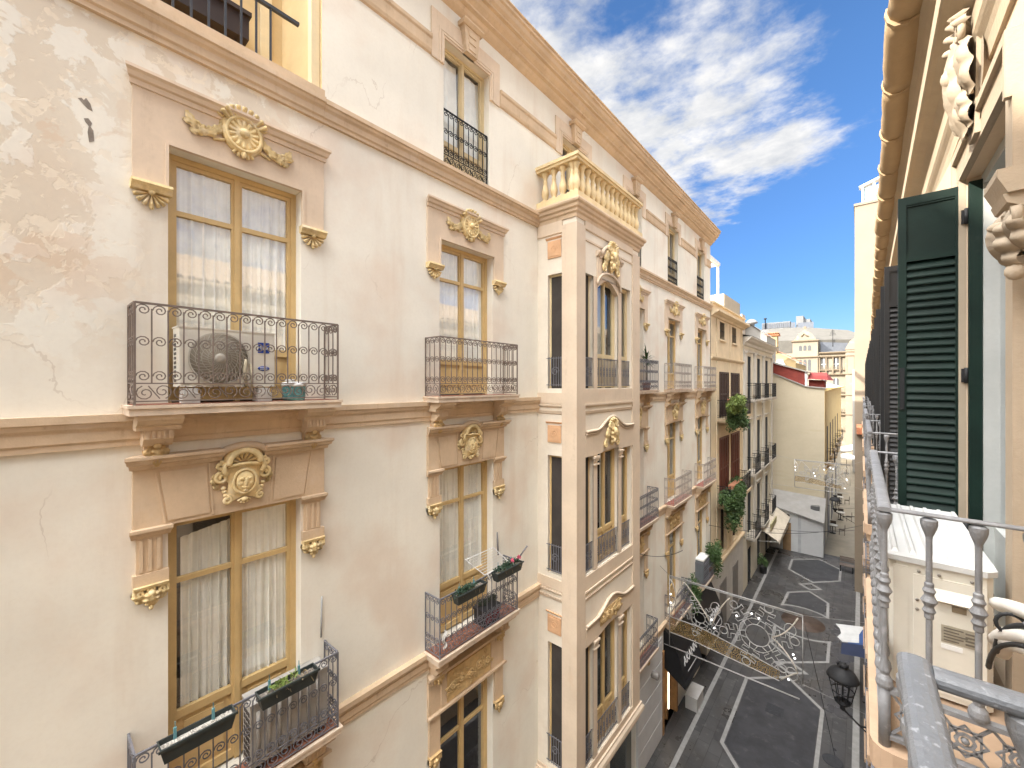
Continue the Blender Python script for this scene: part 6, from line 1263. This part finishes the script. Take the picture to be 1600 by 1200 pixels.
# ---- Christmas light panels strung across the street
SILV = M('silver_rope_light', (.33, .325, .31), .45, .1, 8); GOLDM = M('gold_mesh', (.30, .20, .07), .55, .35, 26)
def gold_mesh():
    m, nt, b = newmat('gold_tinsel_mesh'); n = noisen(nt, 26, 3, .6); b.inputs['Base Color'].default_value = (.26, .175, .07, 1); b.inputs['Roughness'].default_value = .5; b.inputs['Metallic'].default_value = .3
    nt.links.new(smooth(nt, n, .38, .60), b.inputs['Alpha']); return m
GM = gold_mesh()
LED = bpy.data.materials.new('led_bulb'); LED.use_nodes = True; LED.node_tree.nodes['Principled BSDF'].inputs['Emission Color'].default_value = (1, .97, .92, 1); LED.node_tree.nodes['Principled BSDF'].inputs['Emission Strength'].default_value = .9
def flake(mb, fr3, cx, cz, r, hole, arms, rot, tr, a_from=0, a_to=None):
    """outline snowflake of rope light with branching arms"""
    for k in range(arms):
        th = rot + 2 * PI * k / arms
        P = lambda u, v: fr3(cx + u * r * math.cos(th) - v * r * math.sin(th), cz + u * r * math.sin(th) + v * r * math.cos(th))
        half = [(hole, .10), (.50, .06), (.50, .22), (.60, .24), (.60, .06), (.72, .055), (.74, .20), (.84, .20), (.80, .05)]
        mb.tube([P(u, v) for u, v in half] + [P(1.0 if 0 else .80, -.05)] + [P(u, -v) for u, v in reversed(half)][1:], tr, 5)
        mb.tube([P(.92 + .11 * math.cos(t), .11 * math.sin(t)) for t in [2 * PI * i / 12 for i in range(12)]], tr, 5, True)
        mb.tube([P(.34 + .12 * math.cos(t), 0 + .32 * math.sin(t)) for t in (R(-70), R(-20), R(20), R(70))], tr * .8, 4)
    mb.tube([fr3(cx + hole * r * 1.02 * math.cos(t), cz + hole * r * 1.02 * math.sin(t)) for t in [2 * PI * i / 20 for i in range(20)]], tr, 5, True)
def xmas(label, X0, X1, zt, zb, Y, parts):
    t = thing('light_panel', ((X0 + X1) / 2, Y, zb), label, 'christmas lights', 'snowflake light panels strung over the street'); F3 = lambda x, z: (x, Y, z)
    W_ = X1 - X0; H_ = zt - zb; U = lambda u: X0 + W_ * u; V = lambda v: zb + H_ * v
    mb = MB(FW); mb.tube([F3(X0, zt), F3(X1, zt)], .022, 5); mb.tube([F3(X0, zt - .05), F3(X1, zt - .05)], .015, 5); mb.tube([F3(X0, zb), F3(X1 - .08, zb)], .022, 5); mb.tube([F3(X0, zb), F3(X0, zt)], .02, 5); mb.tube([F3(X1, zb + .5), F3(X1, zt)], .014, 5)
    mb.tube([(X0, Y, zt), (WALL, Y - .3, zt + .4)], .008, 4); mb.tube([(X0, Y, zb), (WALL, Y, zb)], .008, 4); mb.tube([(X1, Y, zt), (RW, Y - .2, zt + .5)], .004, 4); mb.tube([(X1, Y, zb + .5), (RW, Y, zb + .3)], .004, 4); mb.build('frame', SILV, t)
    up = [(u, .42 + .0 * u - .30 * max(0, u - .25) ** 1.1) for u in [i / 20 for i in range(18)]]; lo = [(u, .20 - .12 * max(0, u - .2)) for u, _ in up]
    mb = MB(FW); vs = []
    for (u, v), (_, w) in zip(up, lo): vs += [F3(U(u), V(v)), F3(U(u), V(max(w, .03)))]
    mb.add(vs, [(2 * i, 2 * i + 2, 2 * i + 3, 2 * i + 1) for i in range(len(up) - 1)]); mb.build('gold_band', GM, t, recalc=False)
    mb = MB(FW); mb.tube([F3(U(u), V(v)) for u, v in up], .016, 5); mb.tube([F3(U(u), V(max(w, .03))) for u, w in lo], .016, 5); mb.build('band_edge', SILV, t)
    mb = MB(FW); flake(mb, F3, U(.70), V(.58), H_ * .43, .30, 6, R(12), .015); mb.build('snowflake', SILV, t)
    mb = MB(FW); flake(mb, F3, U(.26), V(.55), H_ * .27, .26, 5, R(40), .014); mb.build('snowflake', SILV, t)
    for a, b, c in (((.01, .95), (.10, .72), (.02, .50)), ((.13, .97), (.07, .8), (.03, .62)), ((.13, .97), (.24, .8), (.34, .55)), ((.50, .94), (.42, .8), (.36, .5)), ((.97, .95), (.90, .7), (.80, .62)), ((.80, .62), (.92, .5), (.97, .30)), ((.97, .30), (.90, .22), (.86, .14))):
        mb = MB(FW); mb.tube([F3(U(p[0]), V(p[1])) for p in bez(a, b, c, 8)], .022, 5); mb.build('garland', M('tarnished_tinsel', (.44, .40, .34), .6, .3, 30), t)
    for u, v in ((.40, .60), (.39, .75), (.92, .78), (.93, .26)):
        mb = MB(FW); mb.tube([F3(U(u) + .16 * math.cos(q), V(v) + .2 * math.sin(q)) for q in [2 * PI * i / 12 for i in range(12)]], .014, 5, True); mb.build('loop', SILV, t)
    for u, v in ((.01, .74), (.01, .62), (.36, .58), (.38, .48), (.55, .74), (.66, .83), (.71, .80), (.94, .50), (.95, .46), (.91, .18)):
        mb = MB(FW); mb.ball(F3(U(u), V(v)), .028, .028, .028, 8, 6); mb.build('bulb', LED, t)
xmas('silver snowflake light panel with gold mesh band over the near end of the street', -5.45, -1.37, -7.17, -9.80, 15.5, 1)
xmas('smaller looking snowflake light panel hung in front of the blank yellow gable', -3.30, -.50, -4.95, -6.75, 32.5, 2)
# ---- lanterns
def lantern(name, x, y, z, s, wallx, label):
    t = thing(name, (x, y, z - .9 * s), label, 'street lamp', 'black street lanterns')
    mb = MB(FW); mb.lathe([(.03, .34), (.05, .30), (.09, .28), (.09, .25), (.05, .23), (.12, .20), (.25, .12), (.31, .02), (.33, -.03), (.30, -.05), (.001, -.02)], (x, y, z), 18, 'z', s and 1, 1)
    for k in range(6): th = PI * k / 3; mb.ball((x + .09 * math.cos(th), y + .09 * math.sin(th), z + .28), .035, .035, .05, 6, 4)
    mb.build('hood', IRONB, t)
    mb = MB(FW)
    for k in range(6): th = PI * k / 3; mb.tube([(x + .29 * math.cos(th), y + .29 * math.sin(th), z - .04), (x + .16 * math.cos(th), y + .16 * math.sin(th), z - .62)], .013, 4)
    for r, h in ((.16, -.62), (.225, -.35)): mb.tube([(x + r * math.cos(q), y + r * math.sin(q), z + h) for q in [2 * PI * i / 12 for i in range(12)]], .014, 4, True)
    mb.lathe([(.17, -.62), (.10, -.70), (.05, -.74), (.06, -.80), (.001, -.86)], (x, y, z), 12); mb.tube([(x, y, z - .05), (x, y, z - .62)], .02, 5); mb.build('cage', IRONB, t)
    mb = MB(FW); mb.tube([(x, y, z - .8), (x + (wallx - x) * .4, y, z - 1.05), (wallx, y, z - .95)], .025, 6); mb.tube([(x + (wallx - x) * .3, y, z - 1.0), (wallx, y, z - 1.4)], .018, 5); mb.build('bracket', IRONB, t)
lantern('street_lantern', -.34, 13, -7.22, 1, RW, 'black wrought iron street lantern hanging low at the right edge of the street')
lantern('street_lantern', -1.35, 36, -8.0, 1.2, -.3, 'black street lantern above the mouth of the narrow alley')
# ---- cables across the street
CB = M('black_cable', (.03, .03, .03), .6)
def sagging(p, q, sag, n=16): return [tuple(Vector(p).lerp(Vector(q), i / n) + Vector((0, 0, -4 * sag * (i / n) * (1 - i / n)))) for i in range(n + 1)]
for p, q, sg, lb in (((-5.66, 21.5, -6.9), (.4, 32, -8.2), .5, 'black cable sagging from the cream building towards the tower'), ((-5.66, 12.2, -5.2), (-5.3, 16.5, -6.5), .25, 'short cable along the facade just beyond the bay'), ((-5.6, 30, -9.0), (-.3, 34, -9.3), .3, 'cable crossing in front of the lean to annex'), ((-2.2, 41, -9.6), (-.3, 40, -9.3), .1, 'thin cable across the alley mouth'), ((-1.5, 17.6, -8.4), (-.7, 18.5, -13.19), -.0, 'vertical wire dropping from the light panel to the paving')):
    mb = MB(FW); mb.tube(sagging(p, q, sg), .012, 4); tag(mb.build('cable', CB), lb, 'cable', 'cables over the street')
# ---- blue and white cloth awning under the right facade
t = thing('cloth_awning', (0, 22.6, -11.2), 'dark blue and white cloth canopy jutting from the right wall over the street', 'awning')
mb = MB(FW); Zc = -11.0
mb.quad((-.88, 23.95, Zc), (.45, 23.95, Zc + .3), (.45, 22.5, Zc + .3), (-.60, 22.45, Zc), (-.78, 22.75, Zc), (-.66, 23.2, Zc), (-.72, 23.6, Zc)); mb.build('white_panel', M('white_canvas', (.50, .50, .49), .8), t, recalc=False)
mb = MB(FW); mb.quad((-.42, 23.9, Zc + .03), (.45, 23.9, Zc + .33), (.45, 22.0, Zc + .33), (-.42, 22.4, Zc + .03)); mb.build('blue_panel', M('blue_canvas', (.035, .075, .20), .8), t, recalc=False)
mb = MB(FW); mb.quad((-.62, 22.35, Zc + .01), (.45, 22.2, Zc + .34), (.45, 21.2, Zc + .31), (-.62, 21.4, Zc + .01)); mb.build('navy_panel', M('navy_canvas', (.02, .028, .06), .8), t, recalc=False)
# ---- alley and plaza furniture
def cafe_table(x, y, label):
    t = thing('cafe_table', (x, y, G), label, 'table', 'cafe tables in the alley'); mb = MB(FW); mb.lathe([(.001, .75), (.36, .75), (.36, .72), (.001, .72)], (x, y, G), 16); mb.build('top', M('pale_table_top', (.45, .42, .36), .5), t); mb = MB(FW); mb.lathe([(.24, .005), (.24, .03), (.04, .06), (.03, .72), (.1, .72)], (x, y, G), 10); mb.build('pedestal', IRONB, t)
def cafe_chair(x, y, rz, label):
    t = thing('cafe_chair', (x, y, G), label, 'chair', 'cafe chairs in the alley'); ca, sa = math.cos(rz), math.sin(rz); fr = lambda a, o, z: (x + a * ca - o * sa, y + a * sa + o * ca, G + z); m_ = M('dark_rattan', (.05, .035, .025), .6)
    mb = MB(fr); mb.box(-.21, .21, -.21, .21, .43, .47); mb.build('seat', m_, t); mb = MB(fr); mb.box(-.21, .21, -.22, -.18, .52, .88); mb.build('backrest', m_, t)
    for a in (-.18, .18):
        for o in (-.18, .18): mb = MB(fr); mb.box(a - .015, a + .015, o - .015, o + .015, .005, .43); mb.build('leg', m_, t)
k = 0
for x, y in ((-1.9, 46), (-1.5, 51), (-1.8, 58)):
    nm = ('nearest to the annex', 'half way along the alley', 'farthest along the alley')[k]; cafe_table(x, y, 'small round cafe table ' + nm); cafe_chair(x + .65, y, R(90), 'dark cafe chair on the street side of the table ' + nm); cafe_chair(x, y + .7, R(180), 'dark cafe chair behind the table ' + nm); k += 1
def parasol(x, y, label):
    t = thing('parasol', (x, y, G), label, 'parasol', 'white parasols on the plaza'); mb = MB(FW); n = 8; mb.lathe([(.02, 3.0), (1.5, 2.5), (1.5, 2.3), (1.46, 2.3), (1.44, 2.48), (.02, 2.96)], (x, y, G), 8, smooth=False); mb.build('canopy', M('white_canvas_parasol', (.74, .72, .68), .8), t); mb = MB(FW); mb.lathe([(.3, .005), (.3, .06), (.03, .08), (.03, 3.05)], (x, y, G), 8); mb.build('pole', IRONB, t)
parasol(-1.6, 78, 'white parasol at the alley mouth, lowest and nearest'); parasol(-2.6, 86, 'white parasol behind the first on the plaza'); parasol(-.9, 90, 'white parasol farthest back on the plaza')
t = thing('bench', (-.65, 37.3, G), 'dark slatted bench at the foot of the tower', 'bench')
mb = MB(FW)
for k in range(4): mb.box(-1.15 + 0, -.35, 37.0 + k * .14, 37.1 + k * .14, G + .42, G + .46)
mb.build('seat', M('grey_brown_slats', (.16, .13, .11), .6), t); mb = MB(FW)
for k in range(3): mb.box(-1.15, -.35, 37.58, 37.62, G + .55 + k * .13, G + .65 + k * .13)
mb.build('backrest', M('grey_brown_slats', (.16, .13, .11)), t)
for x in (-1.1, -.43): mb = MB(FW); mb.box(x - .03, x + .03, 37.0, 37.6, G + .004, G + .42); mb.build('leg', IRONB, t)
mb = MB(FL); mb.lathe([(.001, 0), (.2, 0), (.26, .5), (.27, .52)], (33.2, .5, G + .004), 12); pt = mb.build('plant_pot', M('dark_pot', (.04, .04, .04), .6)); tag(pt, 'dark potted shrub on the pavement by the pilastered house', 'plant')
mb = MB(FL); foliage(mb, (33.2, .5, G + .95), .35, .35, .5, 500, .06, random.Random(8)); mb.build('leaves', LF2, pt)
# terracotta tile on the tower
mb = MB(FY(34)); mb.prism_a([(.0, -2.55), (.35, -2.75), (.35, -3.15), (.0, -3.2)], -.2, .3); tag(mb.build('terracotta_hood', M('terracotta_hood', (.42, .16, .08), .7, .2, 8)), 'small orange tiled hood fixed to the tower wall', 'hood')
# ---- near air conditioner on the neighbouring balcony
t = thing('air_conditioner', (.25, 2.9, -1.30), 'large cream air conditioner with a ribbed grey top on the near cast iron balcony', 'air conditioner', 'outdoor air conditioning units')
x0, x1, y0, y1, z0, z1 = .095, .395, 2.42, 3.40, -1.285, -.755
mb = MB(FW); e = .02; mb.plan([(x0 + e, y0), (x1 - e, y0), (x1, y0 + e), (x1, y1), (x0, y1), (x0, y0 + e)], z0, z1)
mb.box(x0 + .075, x1 - .02, y0 - .006, y0 + .002, z0 + .02, z1 - .045); mb.box(x0 + .012, x0 + .058, y0 - .004, y0 + .002, z0 + .02, z1 - .02)
mb.build('casing', M('cream_enamel', (.64, .605, .52), .4, .04, 2, .03, 40, spec=.45, dirt=(.54, .46, .34), dscale=3, damt=.3), t)
mb = MB(FW); mb.add([(x0 + .13, y0 - .007, z1 - .085), (x1 - .035, y0 - .007, z1 - .085), (x1 - .035, y0 - .035, z1 - .125), (x0 + .14, y0 - .035, z1 - .125), (x0 + .13, y0 - .007, z1 - .14), (x1 - .035, y0 - .007, z1 - .14)], [(0, 1, 2, 3), (3, 2, 5, 4), (0, 3, 4), (1, 5, 2)]); mb.build('handle', M('cream_enamel', (.64, .605, .52)), t)
mb = MB(FW); mb.box(x0 + .185, x1 - .075, y0 - .012, y0 - .006, z1 - .165, z1 - .142); mb.build('handle_recess', M('brown_recess', (.22, .17, .11), .7), t)
mb = MB(FW); mb.box(x0 + .155, x1 - .045, y0 - .009, y0 - .006, z1 - .295, z1 - .225); mb.build('rating_plate', M('silver_rating_plate', (.40, .36, .28), .35, .1, 40, metal=.3), t)
mb = MB(FW)
for k in range(5): mb.box(x0 + .162, x0 + .205 + .012 * (k % 3), y0 - .011, y0 - .009, z1 - .286 + k * .012, z1 - .281 + k * .012)
for k in range(4): mb.box(x0 + .222, x0 + .248, y0 - .011, y0 - .009, z1 - .285 + k * .014, z1 - .278 + k * .014)
mb.build('plate_print', M('dark_print', (.15, .13, .10), .6), t)
mb = MB(FW); mb.box(x0 + .155, x0 + .215, y0 - .009, y0 - .006, z1 - .322, z1 - .303); mb.build('sticker', WHITEP, t)
mb = MB(FW)
for px, pz in ((.085, -.15), (.085, -.19), (.09, -.03), (.15, -.03), (.24, -.03)): mb.lathe([(.006, 0), (.006, -.006), (.001, -.007)], (x0 + px, y0 - .004, z1 + pz), 8, 'o')
mb.build('screw', M('screw_steel', (.25, .23, .2), .4, metal=.6), t)
mb = MB(FW); mb.plan([(x0 - .012, y0 - .014), (x1 - .02, y0 - .014), (x1 + .012, y0 + .02), (x1 + .012, y1 + .01), (x0 - .012, y1 + .01)], z1, z1 + .022)
for k in range(6): xx = x0 + .02 + k * .056; mb.add([(xx - .012, y0 + .03, z1 + .022), (xx + .012, y0 + .03, z1 + .022), (xx + .012, y1 - .02, z1 + .022), (xx - .012, y1 - .02, z1 + .022), (xx - .006, y0 + .05, z1 + .036), (xx + .006, y0 + .05, z1 + .036), (xx + .006, y1 - .03, z1 + .036), (xx - .006, y1 - .03, z1 + .036)], [(4, 5, 6, 7), (0, 1, 5, 4), (1, 2, 6, 5), (2, 3, 7, 6), (3, 0, 4, 7)])
mb.build('lid', M('pale_grey_lid', (.50, .50, .485), .4, .05, 3), t)
mb = MB(FW)
for yy in (y0 + .12, y1 - .15): mb.box(x0 + .02, x1 - .02, yy - .03, yy + .03, -1.2995, z0)
mb.build('foot', M('rubber_foot', (.04, .04, .04), .8), t)
mb = MB(FW)
for k in range(8): mb.box(x1, x1 + .006, y0 + .05, y1 - .05, z0 + .05 + k * .055, z0 + .07 + k * .055)
mb.build('coil_guard', M('dark_coil', (.06, .06, .06), .6), t)
t = thing('pipe_bundle', (.42, 2.15, -1.05), 'white insulated pipes and black cables beside the cream air conditioner', 'pipes')
mb = MB(FW); mb.tube(bez((.47, 2.05, -.74), (.385, 2.12, -.74), (.38, 2.28, -.80), 10), .024, 9); mb.tube(bez((.47, 2.02, -.80), (.375, 2.1, -.80), (.372, 2.24, -.92), 10), .026, 9); mb.tube(bez((.45, 2.06, -.86), (.36, 2.14, -.84), (.39, 2.3, -.98), 10), .026, 9); mb.build('insulation', M('white_pipe_wrap', (.64, .60, .54), .8, .08, 8), t)
mb = MB(FW); mb.tube(bez((.47, 2.03, -.77), (.35, 2.10, -.75), (.365, 2.22, -.95), 12), .009, 6); mb.tube(bez((.47, 2.0, -.84), (.34, 2.1, -.80), (.36, 2.3, -1.05), 12), .008, 6); mb.tube(spiral(.385, -.81, .035, .034, 1, 0, 2.14, 14), .006, 5); mb.build('cable', CB, t)

mb = MB(FW); mb.box(-2.95, -2.35, 19.2, 19.8, G + .0085, G + .0125)
for k in range(6): mb.box(-2.90, -2.40, 19.24 + k * .092, 19.28 + k * .092, G + .0125, G + .016)
tag(mb.build('drain_cover', M('dark_iron_cover', (.035, .036, .04), .55, .2, 12)), 'square dark iron drain cover in the paving near the light panel', 'drain cover')
mb = MB(FW); mb.lathe([(.30, .009), (.30, .014), (.26, .014), (.25, .012), (.001, .012)], (-.75, 18.2, G), 20); tag(mb.build('manhole_cover', M('dark_iron_cover', (.035, .036, .04))), 'round iron manhole cover near the right edge of the street', 'manhole')
